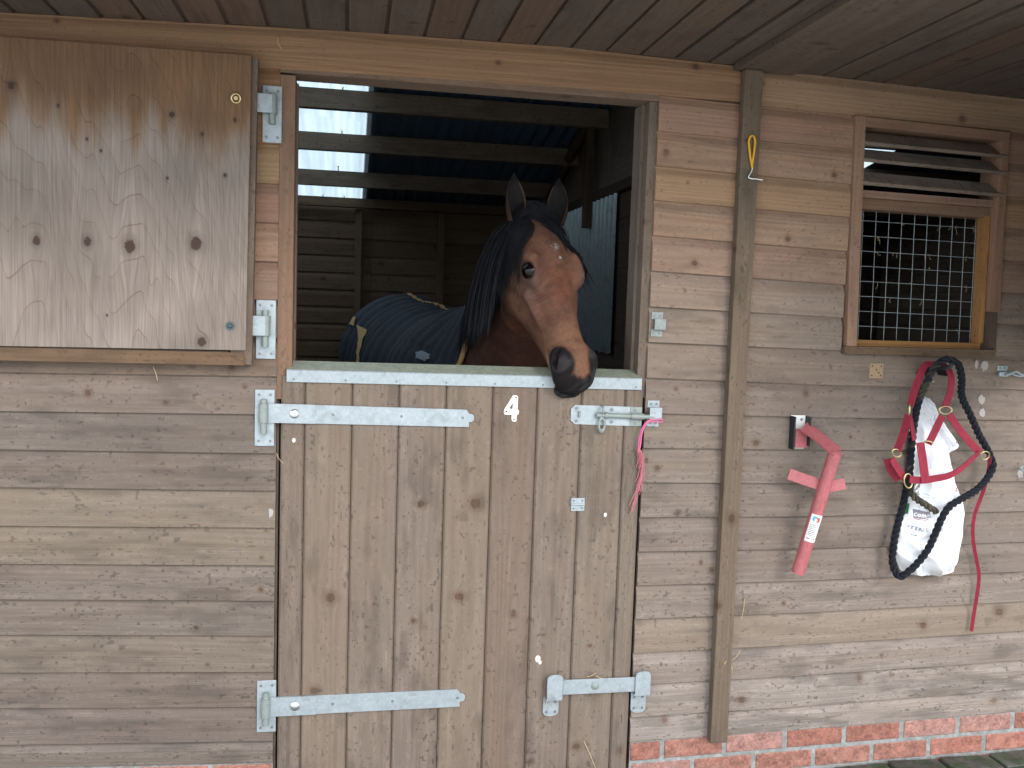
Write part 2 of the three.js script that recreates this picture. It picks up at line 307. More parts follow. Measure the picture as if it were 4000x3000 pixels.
// ---- canopy ceiling
{
  const bounds = []; for (let k = -19; k <= 12; k++) bounds.push([0.517 + 0.1140 * k, 0.517 + 0.1140 * (k + 1)]);
  bounds.push([1.885, 1.966]); for (let k = 0; k < 22; k++) bounds.push([2.172 + 0.1095 * k, 2.172 + 0.1095 * (k + 1)]);
  for (const [a, b] of bounds) {
    if (a > 1.85 && b > 1.97 && a < 2.1) continue;
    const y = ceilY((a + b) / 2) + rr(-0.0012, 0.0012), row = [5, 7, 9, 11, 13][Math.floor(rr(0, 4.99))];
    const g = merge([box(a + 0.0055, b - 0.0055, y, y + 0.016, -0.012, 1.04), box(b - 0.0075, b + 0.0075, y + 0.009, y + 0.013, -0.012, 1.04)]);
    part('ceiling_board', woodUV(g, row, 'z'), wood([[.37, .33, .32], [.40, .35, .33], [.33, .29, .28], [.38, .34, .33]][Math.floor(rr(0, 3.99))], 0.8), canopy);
  }
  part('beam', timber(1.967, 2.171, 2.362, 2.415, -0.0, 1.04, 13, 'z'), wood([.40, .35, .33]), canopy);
  part('fascia_board', timber(-1.7, 4.8, 2.30, 2.56, 1.045, 1.07, 9, 'x'), wood('#8d7766'), canopy);
  part('canopy_roof', (() => { const g = box(-1.75, 4.85, -0.012, 0.012, -0.02, 1.13); g.rotateX(0.2); g.translate(0, 2.90, -0.02); return g; })(), new THREE.MeshStandardMaterial({ color: '#4a5254', roughness: 0.7 }), canopy);
}

// ---- brick plinth
{
  const bt = noiseTex(256, (u, v) => { const a = fbm(u * 22, v * 22), b = vn(u * 90, v * 90), d = sst(0.58, 0.72, fbm(u * 12 + 9, v * 12)); const L = 0.92 + 0.4 * (a - 0.5) + 0.25 * (b - 0.5); return [mix(164 * L, 172, d * .3), mix(122 * L, 148, d * .3), mix(111 * L, 138, d * .3)]; });
  const mats = ['#ffffff', '#f2e2da', '#ecd6cc', '#ffe6dc'].map(c => new THREE.MeshStandardMaterial({ map: bt, color: c, roughness: 0.9, bumpMap: bt, bumpScale: 0.0015 }));
  const topR = x => 0.131 + (x - 1.714) * 0.0235, topL = x => 0.130 - (x - 0.56) * 0.034;
  const brick = (x0, x1, yTop, slope) => {
    const g = new RoundedBoxGeometry(x1 - x0 - 0.006, 0.0615, 0.10, 1, 0.004); planarUV(g, 'x', 'y', 2.2); const uv = g.attributes.uv, o1 = R0(), o2 = R0(); for (let i = 0; i < uv.count; i++) uv.setXY(i, uv.getX(i) + o1, uv.getY(i) + o2);
    const m = part('brick', g, mats[Math.floor(rr(0, 3.99))], plinth); m.position.set((x0 + x1) / 2, yTop - 0.0335, -0.052 + rr(-0.0012, 0.0012)); m.rotation.z = slope + rr(-.004, .004);
  };
  for (let r = 0; r < 3; r++) {
    const off = r % 2 ? 1.9515 : 1.839;
    for (let k = -2; k < 13; k++) { let a = off + 0.225 * k + 0.005, b = a + 0.215; if (b < 1.74) continue; a = Math.max(a, 1.724); const x = (a + b) / 2; brick(a, b, topR(x) - 0.003 - r * 0.0755, 0.0235); }
    const offL = r % 2 ? 0.0286 : 0.1411;
    for (let k = -8; k < 4; k++) { let a = offL + 0.225 * k + 0.005, b = a + 0.215; if (a > 0.53) continue; b = Math.min(b, 0.553); const x = (a + b) / 2; brick(a, b, topL(x) - 0.003 - r * 0.0755, -0.034); }
  }
  const mort = (x0, x1, top) => { const pos = [], uv = [], idx = []; const n = 24; for (let i = 0; i <= n; i++) { const x = mix(x0, x1, i / n); for (const [y, z] of [[-0.2, -0.0055], [top(x) - 0.004, -0.0055], [top(x) - 0.004, -0.1]]) { pos.push(x, y, z + (z > -0.05 ? 0.0015 * (fbm(x * 40, y * 40) - 0.5) : 0)); uv.push(x * 2, y * 2 + z); } if (i) { const k = 3 * i; idx.push(k - 3, k, k + 1, k - 3, k + 1, k - 2, k - 2, k + 1, k + 2, k - 2, k + 2, k - 1); } } part('mortar', custom(pos, uv, idx), M.mortar, plinth); };
  mort(1.724, 4.7, topR); mort(-1.6, 0.553, topL);
  part('plinth_core', box(-1.6, 0.55, -0.2, 0.115, -0.16, -0.101), M.mortar, plinth); part('plinth_core', box(1.727, 4.7, -0.2, 0.12, -0.16, -0.101), M.mortar, plinth);
}

// ---- roof over the boxes: purlins, dark corrugated sheets and clear rooflights
const roofY = z => 2.856 + 0.176 * z;
{
  const sheetMat = new THREE.MeshStandardMaterial({ color: '#3d526c', roughness: 0.6, side: THREE.DoubleSide });
  const ribShading = noiseTex(256, (u, v) => { const a = fbm(u * 26, v * .8), b = fbm(u * 60 + 4, v * 1.5), L = 214 + 40 * (a - 0.5) + 20 * (b - 0.5); return [L * 0.96, L, L * 1.01]; });  // light and dark of the ribs painted as streaks down the slope
  const clearMat = new THREE.MeshPhysicalMaterial({ map: ribShading, color: '#dde8ec', roughness: 0.95, transmission: 0.72, thickness: 0, side: THREE.DoubleSide });
  const sheet = (x0, x1, mat, name, dy = 0) => {
    const pitch = 0.076, n = Math.round((x1 - x0) / pitch * 8), pos = [], uv = [], idx = [];
    for (let i = 0; i <= n; i++) { const x = mix(x0, x1, i / n), h = 0.009 * Math.cos(x / pitch * 2 * Math.PI) + 0.012 + dy; for (const z of [-3.72, 0.02]) { pos.push(x, roofY(z) + h, z); uv.push(x, z); } if (i) { const k = 2 * i; idx.push(k - 2, k - 1, k + 1, k - 2, k + 1, k); } }
    part(name, custom(pos, uv, idx), mat, roof);
  };
  sheet(-1.7, -0.72, sheetMat, 'roof_sheet', 0.004); sheet(-0.76, -0.16, clearMat, 'rooflight', 0.002); sheet(-0.20, 0.860, clearMat, 'rooflight'); sheet(0.836, 1.90, sheetMat, 'roof_sheet', 0.003); sheet(1.84, 2.82, sheetMat, 'roof_sheet'); sheet(2.78, 3.80, clearMat, 'rooflight'); sheet(3.77, 4.8, sheetMat, 'roof_sheet', 0.003);  // leftmost rooflight is out of view, placed to brighten the interior
  for (const z of [-0.42, -1.02, -1.62, -2.19, -2.81]) part('purlin', timber(-1.6, 4.7, roofY(z) - 0.092, roofY(z) - 0.002, z - 0.024, z + 0.024, 14, 'x'), wood('#c2bab0'), roof);
  part('wall_plate', timber(-1.6, 4.7, roofY(-3.36) - 0.06, roofY(-3.36) - 0.001, -3.40, -3.33, 12, 'x'), wood('#a4947e'), roof);
  const nl = []; for (const z of [-1.62, -2.19, -2.81, -3.36]) for (let k = 0; k < 24; k++) { const x = -0.2 + k * (z < -3 ? 0.152 : 0.3) + rr(-.02, .02); if (x > 3.7) break; nl.push(cyl(V3(x, roofY(z) - 0.004, z + 0.02), V3(x + rr(-.006, .006), roofY(z) + 0.028, z + 0.024), 0.003, 5), new THREE.SphereGeometry(0.006, 6, 4).translate(x, roofY(z) + 0.026, z + 0.024)); }
  const q = part('roof_nails', merge(nl), M.blackMetal, roof); q.userData.kind = 'stuff';
}
// ---- back wall and partitions
{
  const bm = ['#b5a493', '#ac9a88', '#bcaa98'].map(c => wood(c));
  for (let i = 0; i < 19; i++) for (const [a, b] of [[-1.5, 0.90], [0.903, 4.7]]) part('wall_board', claddingGeo(a, b, () => 0.05 + i * 0.115, () => 0.05 + (i + 1) * 0.115, [7, 9, 11, 6, 13, 10][Math.floor(rr(0, 5.99))], rr(0, 1), 1, -3.45), bm[i % 3], backWall);
  part('outer_skin', box(-1.6, 4.75, -0.1, 2.26, -3.52, -3.466), wood('#6f6257'), backWall);
  for (const x of [-0.85, -0.29, 0.27, 0.815, 1.375, 1.93, 2.60, 3.02, 3.6, 4.2]) part('stud', timber(x - 0.022, x + 0.022, 0.05, 2.20, -3.449, -3.385, 8, 'y'), wood('#b8a894'), backWall);
  part('end_wall', box(-1.66, -1.601, -0.1, 2.96, -3.5, 0), wood('#6f6257'), partition); part('end_wall', box(4.701, 4.76, -0.1, 2.96, -3.5, 0), wood('#6f6257'), partition);
  for (let i = 0; i < 21; i++) part('wall_board', timber(4.678, 4.70, 0.03 + i * 0.1165, 0.03 + i * 0.1165 + 0.1125, -3.38, -0.11, [9, 11, 13][i % 3], 'z'), bm[i % 3], partition);
  // partition between this box and the next
  for (let i = 0; i < 18; i++) part('wall_board', timber(2.002, 2.022, 0.03 + i * 0.1165, 0.03 + i * 0.1165 + 0.1145, -3.38, -0.11, [9, 11, 13][i % 3], 'z'), wood('#7d6c5e'), partition);
  part('top_rail', timber(1.975, 2.03, 2.130, 2.175, -3.38, -0.11, 13, 'z'), wood('#6a5d52'), partition);
  part('upper_panel', (() => { const s = new THREE.Shape(); s.moveTo(-3.38, 2.176); s.lineTo(-0.11, 2.176); s.lineTo(-0.11, 2.82); s.lineTo(-3.38, 2.25); const g = new THREE.ExtrudeGeometry(s, { depth: 0.012, bevelEnabled: false }); g.rotateY(-Math.PI / 2); g.translate(2.02, 0, 0); return woodUV(g, 17, 'z'); })(), wood('#b9b4b0'), partition);
  part('brace', (() => { const g = cyl(V3(1.955, 2.16, -2.9), V3(1.955, 2.62, -1.55), 0.03, 4); return woodUV(g, 9, 'z'); })(), wood('#7d6c5e'), partition);
  part('post', timber(1.94, 1.975, 2.0, 2.60, -1.78, -1.72, 9, 'y'), wood('#86776a'), partition);
  // corrugated iron kicking sheet on the partition
  const pos = [], uv = [], idx = [], pitch = 0.076, n = 190; for (let i = 0; i <= n; i++) { const z = mix(-2.75, -1.31, i / n), x = 1.985 + 0.0105 * Math.cos(z / pitch * 2 * Math.PI); for (const y of [1.375 + 0.004 * Math.sin(i), 2.128]) { pos.push(x, y, z); uv.push(z * 3, y * 3); } if (i) { const k = 2 * i; idx.push(k - 2, k - 1, k + 1, k - 2, k + 1, k); } }
  part('corrugated_sheet', custom(pos, uv, idx), new THREE.MeshStandardMaterial({ map: galvTex, color: '#e2e6e4', metalness: 0.6, roughness: 0.3, side: THREE.DoubleSide }), partition);
  const fl = part('stable_floor', box(-1.6, 4.7, -0.12, 0.0, -3.46, -0.17), new THREE.MeshStandardMaterial({ color: '#6b5d45', roughness: 1 }), stable);
}

// ---- window: casing, louvre slats, mesh
{
  const cw = wood([.86, .76, .70]), cd = wood([.50, .43, .38]);
  const lean = (g) => { const p = g.attributes.position; for (let i = 0; i < p.count; i++) p.setX(i, p.getX(i) + (2.248 - p.getY(i)) * 0.028); g.computeVertexNormals(); return g; };
  part('casing', woodUV(lean(box(2.395, 2.432, 1.489, 2.247, -0.09, 0.012)), 4, 'y'), cw, win);
  part('casing', woodUV(lean(box(2.944, 2.972, 1.62, 2.214, -0.09, 0.010)), 3, 'y'), cw, win);
  part('casing', woodUV(lean(box(2.942, 2.968, 1.489, 1.619, -0.09, 0.004)), 15, 'y'), wood([.30, .25, .22]), win, 'dark chewed lower end of the casing');
  { const g = box(2.433, 2.972, 2.2155, 2.246, -0.09, 0.0125), p = g.attributes.position; for (let i = 0; i < p.count; i++) p.setY(i, p.getY(i) - (p.getX(i) - 2.43) * 0.026); part('casing', woodUV(g, 3, 'x'), cw, win); }
  part('sill', timber(2.409, 2.985, 1.463, 1.488, -0.09, 0.013, 12, 'x'), wood('#b7a38c'), win);
  // three tilted slats
  const sl = wood([.75, .70, .66]);
  [2.151, 2.096, 2.021].forEach((low, k) => {
    const g = rbox(2.432, 2.976, -0.0065, 0.0065, -0.038, 0.038, 0.002); g.rotateX(0.62); g.rotateZ(-0.024); g.translate(0, low + 0.090, -0.020);
    part('louvre_slat', woodUV(g, [14, 17, 13][k], 'x'), sl, win);
  });
  const tilt = (g) => { const p = g.attributes.position; for (let i = 0; i < p.count; i++) p.setY(i, p.getY(i) - (p.getX(i) - 2.44) * 0.016); g.computeVertexNormals(); return g; };
  part('rail', woodUV(tilt(box(2.445, 2.960, 1.988, 2.012, -0.06, -0.012)), 5, 'x'), wood([.85, .75, .70]), win);
  part('rail', woodUV(tilt(box(2.447, 2.958, 1.952, 1.9875, -0.085, -0.03)), 4, 'x'), wood([.62, .54, .48]), win);
  const yl = wood('#ffdfa6');
  part('inner_frame', timber(2.452, 2.948, 1.4885, 1.509, -0.062, -0.022, 2, 'x'), yl, win, 'fresh yellow timber bottom rail');
  part('inner_frame', (() => { const g = box(2.928, 2.949, 1.5095, 1.951, -0.062, -0.024), p = g.attributes.position; for (let i = 0; i < p.count; i++) p.setX(i, p.getX(i) + (1.95 - p.getY(i)) * 0.024); return woodUV(g, 2, 'y'); })(), yl, win, 'fresh yellow timber side rail');
  part('reveal', (() => { const g = box(2.9495, 2.962, 1.489, 1.95, -0.085, -0.03), p = g.attributes.position; for (let i = 0; i < p.count; i++) p.setX(i, p.getX(i) + (1.95 - p.getY(i)) * 0.02); return woodUV(g, 9, 'y'); })(), cd, win);
  const wm = new THREE.MeshStandardMaterial({ map: galvTex, color: '#d9dedd', metalness: 0.3, roughness: 0.45 });
  for (let k = 0; k < 10; k++) { const x = k < 9 ? 2.492 + 0.049 * k : 2.9265; part('mesh_wire', cyl(V3(x, 1.955, -0.066), V3(x + 0.0115, 1.50, -0.066), 0.0012, 6), wm, win); }
  for (let k = 0; k < 8; k++) { const y = 1.917 - 0.0516 * k; part('mesh_wire', cyl(V3(2.44, y + 0.001, -0.0686), V3(2.946, y - 0.006, -0.0686), 0.0012, 6), wm, win); }
  const ws = []; for (let k = 0; k < 26; k++) { const x = rr(2.46, 2.92), y = 1.917 - 0.0516 * Math.floor(rr(0, 8)), a = []; let p = V3(x, y, -0.064); for (let j = 0; j < 4; j++) { a.push(p.clone()); p.add(V3(rr(-.008, .008), rr(-.014, .004), rr(-.002, .004))); } ws.push(tube(a, 0.0007, 6, 4)); }
  const st = part('straw_wisps', merge(ws), new THREE.MeshStandardMaterial({ color: '#b9a587', roughness: 0.9 }), win); st.userData.kind = 'stuff';
}

// ---- fittings screwed to the wall
function plateGeo(x0, x1, y0, y1, z0, z1, r = 0.003) { return planarUV(rbox(x0, x1, y0, y1, z0, z1, Math.min(r, (z1 - z0) / 2.2)), 'x', 'y', 4); }
function screwAt(parent, x, y, z, r = 0.0042) { const g = new THREE.CylinderGeometry(r, r, 0.0016, 10); g.rotateX(Math.PI / 2); g.translate(x, y, z); return part('screw', g, M.screw, parent); }
function pinPlate(x0, x1, y0, y1, pinX, pinLo, pinHi) {
  const g = part('hinge_plate', plateGeo(x0, x1, y0, y1, 0.0006, 0.0056), M.galv, stable);
  for (const x of [x0 + 0.012, x1 - 0.012]) for (const y of [y0 + 0.016, y1 - 0.016]) screwAt(g, x, y, 0.0062);
  part('pin', cyl(V3(pinX, pinLo, 0.0155), V3(pinX, pinHi, 0.0155), 0.0098, 12), M.galvDull, g); return g;
}
pinPlate(0.490, 0.548, 1.136, 1.309, 0.517, 1.176, 1.280);
pinPlate(0.504, 0.562, 0.234, 0.401, 0.532, 0.262, 0.366);
pinPlate(0.504, 0.560, 2.040, 2.205, 0.533, 2.092, 2.182);
pinPlate(0.491, 0.549, 1.401, 1.578, 0.519, 1.438, 1.548);
{ // bolt keep beside the door, with its pressed hood
  const k = part('bolt_keep', merge([plateGeo(1.728, 1.769, 1.268, 1.293, 0.0006, 0.0036), plateGeo(1.728, 1.769, 1.207, 1.234, 0.0006, 0.0036), plateGeo(1.729, 1.771, 1.230, 1.272, 0.0236, 0.0266), plateGeo(1.729, 1.771, 1.2685, 1.2715, 0.0006, 0.0236), plateGeo(1.729, 1.771, 1.2305, 1.2335, 0.0006, 0.0236)]), M.galv, stable);
  for (const [x, y] of [[1.739, 1.281], [1.758, 1.282], [1.738, 1.219], [1.757, 1.219]]) screwAt(k, x, y, 0.0042, 0.0045);
  const k2 = part('bolt_keep', merge([plateGeo(1.7275, 1.767, 1.557, 1.581, 0.0006, 0.0036), plateGeo(1.7275, 1.767, 1.501, 1.526, 0.0006, 0.0036), plateGeo(1.734, 1.772, 1.524, 1.559, 0.0166, 0.0196), plateGeo(1.734, 1.772, 1.556, 1.559, 0.0006, 0.0166), plateGeo(1.734, 1.772, 1.524, 1.527, 0.0006, 0.0166)]), M.galvDull, stable);
  for (const [x, y] of [[1.737, 1.569], [1.757, 1.570], [1.737, 1.513], [1.757, 1.513]]) screwAt(k2, x, y, 0.0042, 0.0048);
}
function kickKeep(x, y0, yMid, yTop, z) { // tall hooked bracket: lower plate and a hood standing off above it
  const sh = new THREE.Shape(); const w = 0.026, h0 = y0, h1 = yMid; sh.moveTo(-w, h1); sh.lineTo(-w, h0 + 0.018); sh.quadraticCurveTo(-w, h0, 0, h0); sh.quadraticCurveTo(w, h0, w, h0 + 0.018); sh.lineTo(w, h1); sh.closePath();
  const a = new THREE.ExtrudeGeometry(sh, { depth: 0.005, bevelEnabled: false }); a.translate(x - 0.005, 0, z);
  const s2 = new THREE.Shape(); s2.moveTo(-w, yMid); s2.lineTo(-w, yTop - 0.014); s2.quadraticCurveTo(-w + 0.002, yTop, 0, yTop); s2.quadraticCurveTo(w - 0.002, yTop, w, yTop - 0.014); s2.lineTo(w, yMid); s2.closePath();
  const b = new THREE.ExtrudeGeometry(s2, { depth: 0.005, bevelEnabled: false }); b.translate(x + 0.002, 0.0, z + 0.020);
  const c = box(x - w, x + w, yMid - 0.0045, yMid + 0.0005, z + 0.001, z + 0.0245);
  return planarUV(merge([a, b, c]), 'x', 'y', 4);
}
{
  const k = part('latch_keep', kickKeep(1.748, 0.237, 0.309, 0.388, 0.0008), M.galv, stable);
  for (const [x, y] of [[1.728, 0.292], [1.757, 0.292], [1.728, 0.254], [1.757, 0.254]]) screwAt(k, x, y, 0.0064, 0.0045);
  // small square plate, dull brass coloured
  const sp = part('square_plate', plateGeo(2.513, 2.564, 1.380, 1.432, 0.0006, 0.0032), new THREE.MeshStandardMaterial({ color: '#9c8568', roughness: 0.6, metalness: 0.15 }), stable);
  for (const [x, y] of [[2.522, 1.39], [2.555, 1.39], [2.522, 1.422], [2.555, 1.422], [2.538, 1.41], [2.547, 1.40]]) part('hole', new THREE.CylinderGeometry(0.0026, 0.0026, 0.001, 8).rotateX(Math.PI / 2).translate(x, y, 0.0036), M.darkhole, sp);
  // dabs of old filler on the boards
  const fm = new THREE.MeshStandardMaterial({ color: '#a39d99', roughness: 0.95 });
  for (const [x, y, w, h] of [[2.953, 1.433, .020, .026], [2.921, 1.436, .008, .020], [2.950, 1.312, .018, .022], [2.959, 1.268, .017, .020], [3.132, 1.052, .018, .024], [0.540, 0.930, .010, .020], [1.0, 2.0, 0, 0]]) {
    if (!w) continue; const s = new THREE.Shape(); for (let k = 0; k < 14; k++) { const a = k / 14 * 6.283, q = 0.7 + 0.5 * R0(); const X = Math.cos(a) * w * q * 0.75, Y = Math.sin(a) * h * q * 0.75; k ? s.lineTo(X, Y) : s.moveTo(X, Y); }
    const g = new THREE.ExtrudeGeometry(s, { depth: 0.001, bevelEnabled: false }); g.translate(x, y, 0.0004); part('filler_dab', g, fm, frontWall);
  }
}

// ================================================================ lower stable door
const door = thing('lower_stable_door', 'closed lower stable door of vertical brown planks with metal capped top edge', 'door');
{
  const X = [0.566, 0.637, 0.779, 0.922, 1.069, 1.216, 1.360, 1.505, 1.651, 1.7125], rows = [11, 10, 13, 17, 12, 9, 14, 10, 15], tint = [[.60, .56, .53], [.66, .62, .57], [.64, .60, .56], [.63, .59, .56], [.66, .62, .57], [.60, .55, .52], [.64, .60, .57], [.64, .61, .57], [.61, .58, .55]];
  for (let i = 0; i < 9; i++) { // plank with chamfered long edges
    const a = X[i] + 0.0008, b = X[i + 1] - 0.0008, c = 0.0055, zf = 0.006, zb = -0.016, pr = [[a, zb], [a, zf - 0.0065], [a + c, zf], [b - c, zf], [b, zf - 0.0065], [b, zb]], pos = [], uv = [], off = rr(0, 1), y0 = 0.025, y1 = 1.352;
    const U = (p, y) => [y / TL + off, (rows[i] + 0.04 + 0.92 * (p[0] - a) / (b - a)) / NR];
    for (let k = 0; k < pr.length; k++) { const p = pr[k], q = pr[(k + 1) % pr.length]; const A = [p[0], y0, p[1]], B = [q[0], y0, q[1]], Cc = [q[0], y1, q[1]], D = [p[0], y1, p[1]]; pos.push(...A, ...B, ...Cc, ...A, ...Cc, ...D); uv.push(...U(p, y0), ...U(q, y0), ...U(q, y1), ...U(p, y0), ...U(q, y1), ...U(p, y1)); }
    for (const y of [y0, y1]) for (let k = 1; k < pr.length - 1; k++) { const t = [pr[0], pr[k], pr[k + 1]]; if (y === y1) t.reverse(); for (const p of t) { pos.push(p[0], y, p[1]); uv.push(...U(p, y)); } }
    const g = new THREE.BufferGeometry(); g.setAttribute('position', new THREE.Float32BufferAttribute(pos, 3)); g.setAttribute('uv', new THREE.Float32BufferAttribute(uv, 2)); g.computeVertexNormals(); part('plank', g, wood(tint[i]), door);
  }
  for (const y of [0.12, 0.62, 1.21]) part('ledge', timber(0.60, 1.66, y, y + 0.12, -0.05, -0.0165, 11, 'x'), wood('#8d7c6c'), door);
  part('plank_backing', box(0.572, 1.707, 0.03, 1.35, -0.018, -0.0142), wood([.5, .45, .4]), door);
  // folded metal strip over the top: front flange, sloping top, back flange
  const fold = (pts) => { // a bent strip: cross-section in (z, y), run along x
    const pos = [], idx = []; const n = pts.length;
    [0.583, 1.7015].forEach((x, e) => pts.forEach(([z, y]) => pos.push(x, y - 0.006 * e + 0.003, z)));
    for (let k = 0; k < n; k++) { const a = k, b = (k + 1) % n; idx.push(a, b, a + n, b, b + n, a + n); }
    for (let k = 1; k < n - 1; k++) idx.push(0, k + 1, k, n, n + k, n + k + 1);
    const g = custom(pos, new Array(pos.length / 3 * 2).fill(0), idx).toNonIndexed(); g.computeVertexNormals(); return planarUV(g, 'x', 'y', 4);
  };
  const cap = part('top_cap', fold([[0.0085, 1.331], [0.0085, 1.366], [0.0125, 1.3690], [0.0150, 1.366], [0.0130, 1.331]]), M.galv, door, 'bright folded metal flange on the front of the door top');
  const algae = new THREE.MeshStandardMaterial({ map: noiseTex(256, (u, v) => { const a = fbm(u * 16, v * 60), b = vn(u * 80, v * 300), L = 150 + 34 * (a - .5) + 22 * (b - .5); return [L * .95, L, L * .90]; }), roughness: .65, metalness: .1 });
  const capTop = part('top_strip', fold([[0.0124, 1.3692], [-0.060, 1.391], [-0.064, 1.389], [-0.064, 1.345], [-0.0615, 1.345], [-0.0615, 1.3870], [0.0090, 1.3660]]), algae, door, 'green-grey weathered sloping top of the metal strip');
  for (const [x, z] of [[0.845, -.012], [0.878, -.006], [1.20, -.02], [1.217, -.006], [1.11, -.035], [1.02, -.03], [1.50, -.02]]) { const g = new THREE.SphereGeometry(.005, 8, 5); g.scale(1.2, .2, .8); g.rotateX(.29); g.translate(x, 1.3735 - z * .29 - .0055 * (x - .58), z); part('splash', g, M.white, capTop); }
  for (let k = 0; k < 8; k++) screwAt(cap, 0.604 + k * 0.154, 1.3425 - 0.0055 * k / 7, 0.0142, 0.0036);
  // strap hinges
  const strap = (yL, yR, x0, x1, h, bolt, scr) => {
    const s = new THREE.Shape(), yy = x => mix(yL, yR, (x - x0) / (x1 - x0)); s.moveTo(x0, yy(x0) - h); s.lineTo(x1 - 0.012, yy(x1) - h); s.lineTo(x1 - 0.012, yy(x1) - h * 0.45); s.quadraticCurveTo(x1 + 0.004, yy(x1) - h * 0.45, x1 + 0.004, yy(x1)); s.quadraticCurveTo(x1 + 0.004, yy(x1) + h * 0.45, x1 - 0.012, yy(x1) + h * 0.45); s.lineTo(x1 - 0.020, yy(x1) + h * 0.9); s.lineTo(x0, yy(x0) + h); s.closePath();
    const a = new THREE.ExtrudeGeometry(s, { depth: 0.005, bevelEnabled: true, bevelThickness: 0.0008, bevelSize: 0.0008, bevelSegments: 1 }); a.translate(0, 0, 0.0071);
    // front doubling plate near the barrel with its wavy end
    const s2 = new THREE.Shape(), xe = x0 + 0.145, m = yy(xe); s2.moveTo(x0 - 0.004, yy(x0) - h * 1.02); s2.lineTo(xe, m - h * 1.02); s2.lineTo(xe, m - h * 0.42); s2.quadraticCurveTo(xe - 0.022, m, xe, m + h * 0.42); s2.lineTo(xe, m + h * 1.02); s2.lineTo(x0 - 0.004, yy(x0) + h * 1.02); s2.closePath();
    const b = new THREE.ExtrudeGeometry(s2, { depth: 0.003, bevelEnabled: false }); b.translate(0, 0, 0.0130);
    const st = part('strap_hinge', planarUV(merge([a, b]), 'x', 'y', 3), M.galv, door);
    part('barrel', cyl(V3(x0 - 0.008, yL - h, 0.0165), V3(x0 - 0.008, yL + h, 0.0165), 0.0145, 14), M.galvDull, st);
    const dm = new THREE.SphereGeometry(0.016, 14, 8, 0, 6.284, 0, 1.25); dm.rotateX(Math.PI / 2); dm.scale(1, 1, 0.6); dm.translate(bolt, yy(bolt), 0.0138); part('coach_bolt', dm, M.steel, st);
    for (const x of scr) screwAt(st, x, yy(x), 0.0134, 0.0042);
  };
  strap(1.2385, 1.230, 0.525, 1.153, 0.0285, 0.607, [0.722, 0.930, 1.121]);
  strap(0.3185, 0.3205, 0.540, 1.150, 0.0295, 0.620, [0.735, 0.922, 1.130]);
  // house number
  {
    const s = new THREE.Shape(); const P = (x, y) => [1.2405 + x, 1.2195 + y];
    const pts = [[0.0395, 0.0835], [0.052, 0.0835], [0.0555, 0.079], [0.0545, 0.0385], [0.0585, 0.0365], [0.060, 0.030], [0.057, 0.022], [0.0525, 0.021], [0.0525, 0.002], [0.048, 0], [0.040, 0.001], [0.037, 0.006], [0.037, 0.022], [0.014, 0.0225], [0.012, 0.026], [0.0115, 0.034], [0.014, 0.041]];
    pts.forEach((p, i) => i ? s.lineTo(...P(...p)) : s.moveTo(...P(...p)));
    const h = new THREE.Path(); [[0.040, 0.061], [0.039, 0.040], [0.027, 0.0415]].forEach((p, i) => i ? h.lineTo(...P(...p)) : h.moveTo(...P(...p))); h.closePath(); s.holes.push(h);
    const g = new THREE.ExtrudeGeometry(s, { depth: 0.003, bevelEnabled: false }); g.translate(0, 0, 0.0066); const n = part('number_four', g, M.number, door, 'white metal numeral 4');
    for (const [x, y] of [[0.049, 0.077], [0.019, 0.032], [0.0445, 0.007]]) part('hole', new THREE.CylinderGeometry(0.0028, 0.0028, 0.001, 8).rotateX(Math.PI / 2).translate(...P(x, y), 0.0102), M.darkhole, n);
  }
  // barrel bolt
  {
    const s = new THREE.Shape(); s.moveTo(1.484, 1.2135); s.lineTo(1.708, 1.208); s.lineTo(1.708, 1.271); s.lineTo(1.484, 1.2755); s.lineTo(1.470, 1.2625); s.lineTo(1.470, 1.226); s.closePath();
    const bp = part('barrel_bolt', planarUV(new THREE.ExtrudeGeometry(s, { depth: 0.003, bevelEnabled: false }).translate(0, 0, 0.0066), 'x', 'y', 4), M.galv, door);
    part('bolt_rod', cyl(V3(1.552, 1.2445, 0.0195), V3(1.745, 1.2405, 0.0195), 0.0080, 12), M.galvDull, bp);
    part('sleeve', merge([cyl(V3(1.668, 1.2422, 0.0195), V3(1.710, 1.2413, 0.0195), 0.0108, 12), plateGeo(1.668, 1.7075, 1.209, 1.2705, 0.0098, 0.0122)]), M.galvDull, bp);
    part('sleeve', cyl(V3(1.580, 1.2440, 0.0195), V3(1.590, 1.2438, 0.0195), 0.0105, 12), M.galvDull, bp);
    part('staple', merge([torus(V3(1.574, 1.262, 0.019), 0.013, 0.0032, 0, Math.PI / 2.4, 0, 1, 1.15), torus(V3(1.571, 1.214, 0.021), 0.0105, 0.0036, 0, 0.25, 0, 1, 2.0)]), M.galvDull, bp);
    part('stop_lug', rbox(1.494, 1.500, 1.236, 1.256, 0.0096, 0.020, 0.002), M.galvDull, bp);
    for (const [x, y] of [[1.489, 1.265], [1.489, 1.224], [1.606, 1.262], [1.606, 1.222], [1.684, 1.2605], [1.6845, 1.219]]) screwAt(bp, x, y, 0.0126, 0.0048);
  }
  { // small butt hinge left on a plank
    const h = part('butt_hinge', merge([plateGeo(1.483, 1.528, 0.953, 0.972, 0.0066, 0.0092, 0.001), plateGeo(1.483, 1.528, 0.929, 0.949, 0.0066, 0.0092, 0.001), cyl(V3(1.483, 0.951, 0.009), V3(1.528, 0.951, 0.009), 0.0036, 8)]), M.galv, door);
    for (const [x, y] of [[1.491, 0.963], [1.519, 0.963], [1.491, 0.938], [1.519, 0.939]]) screwAt(h, x, y, 0.0098, 0.0034);
  }
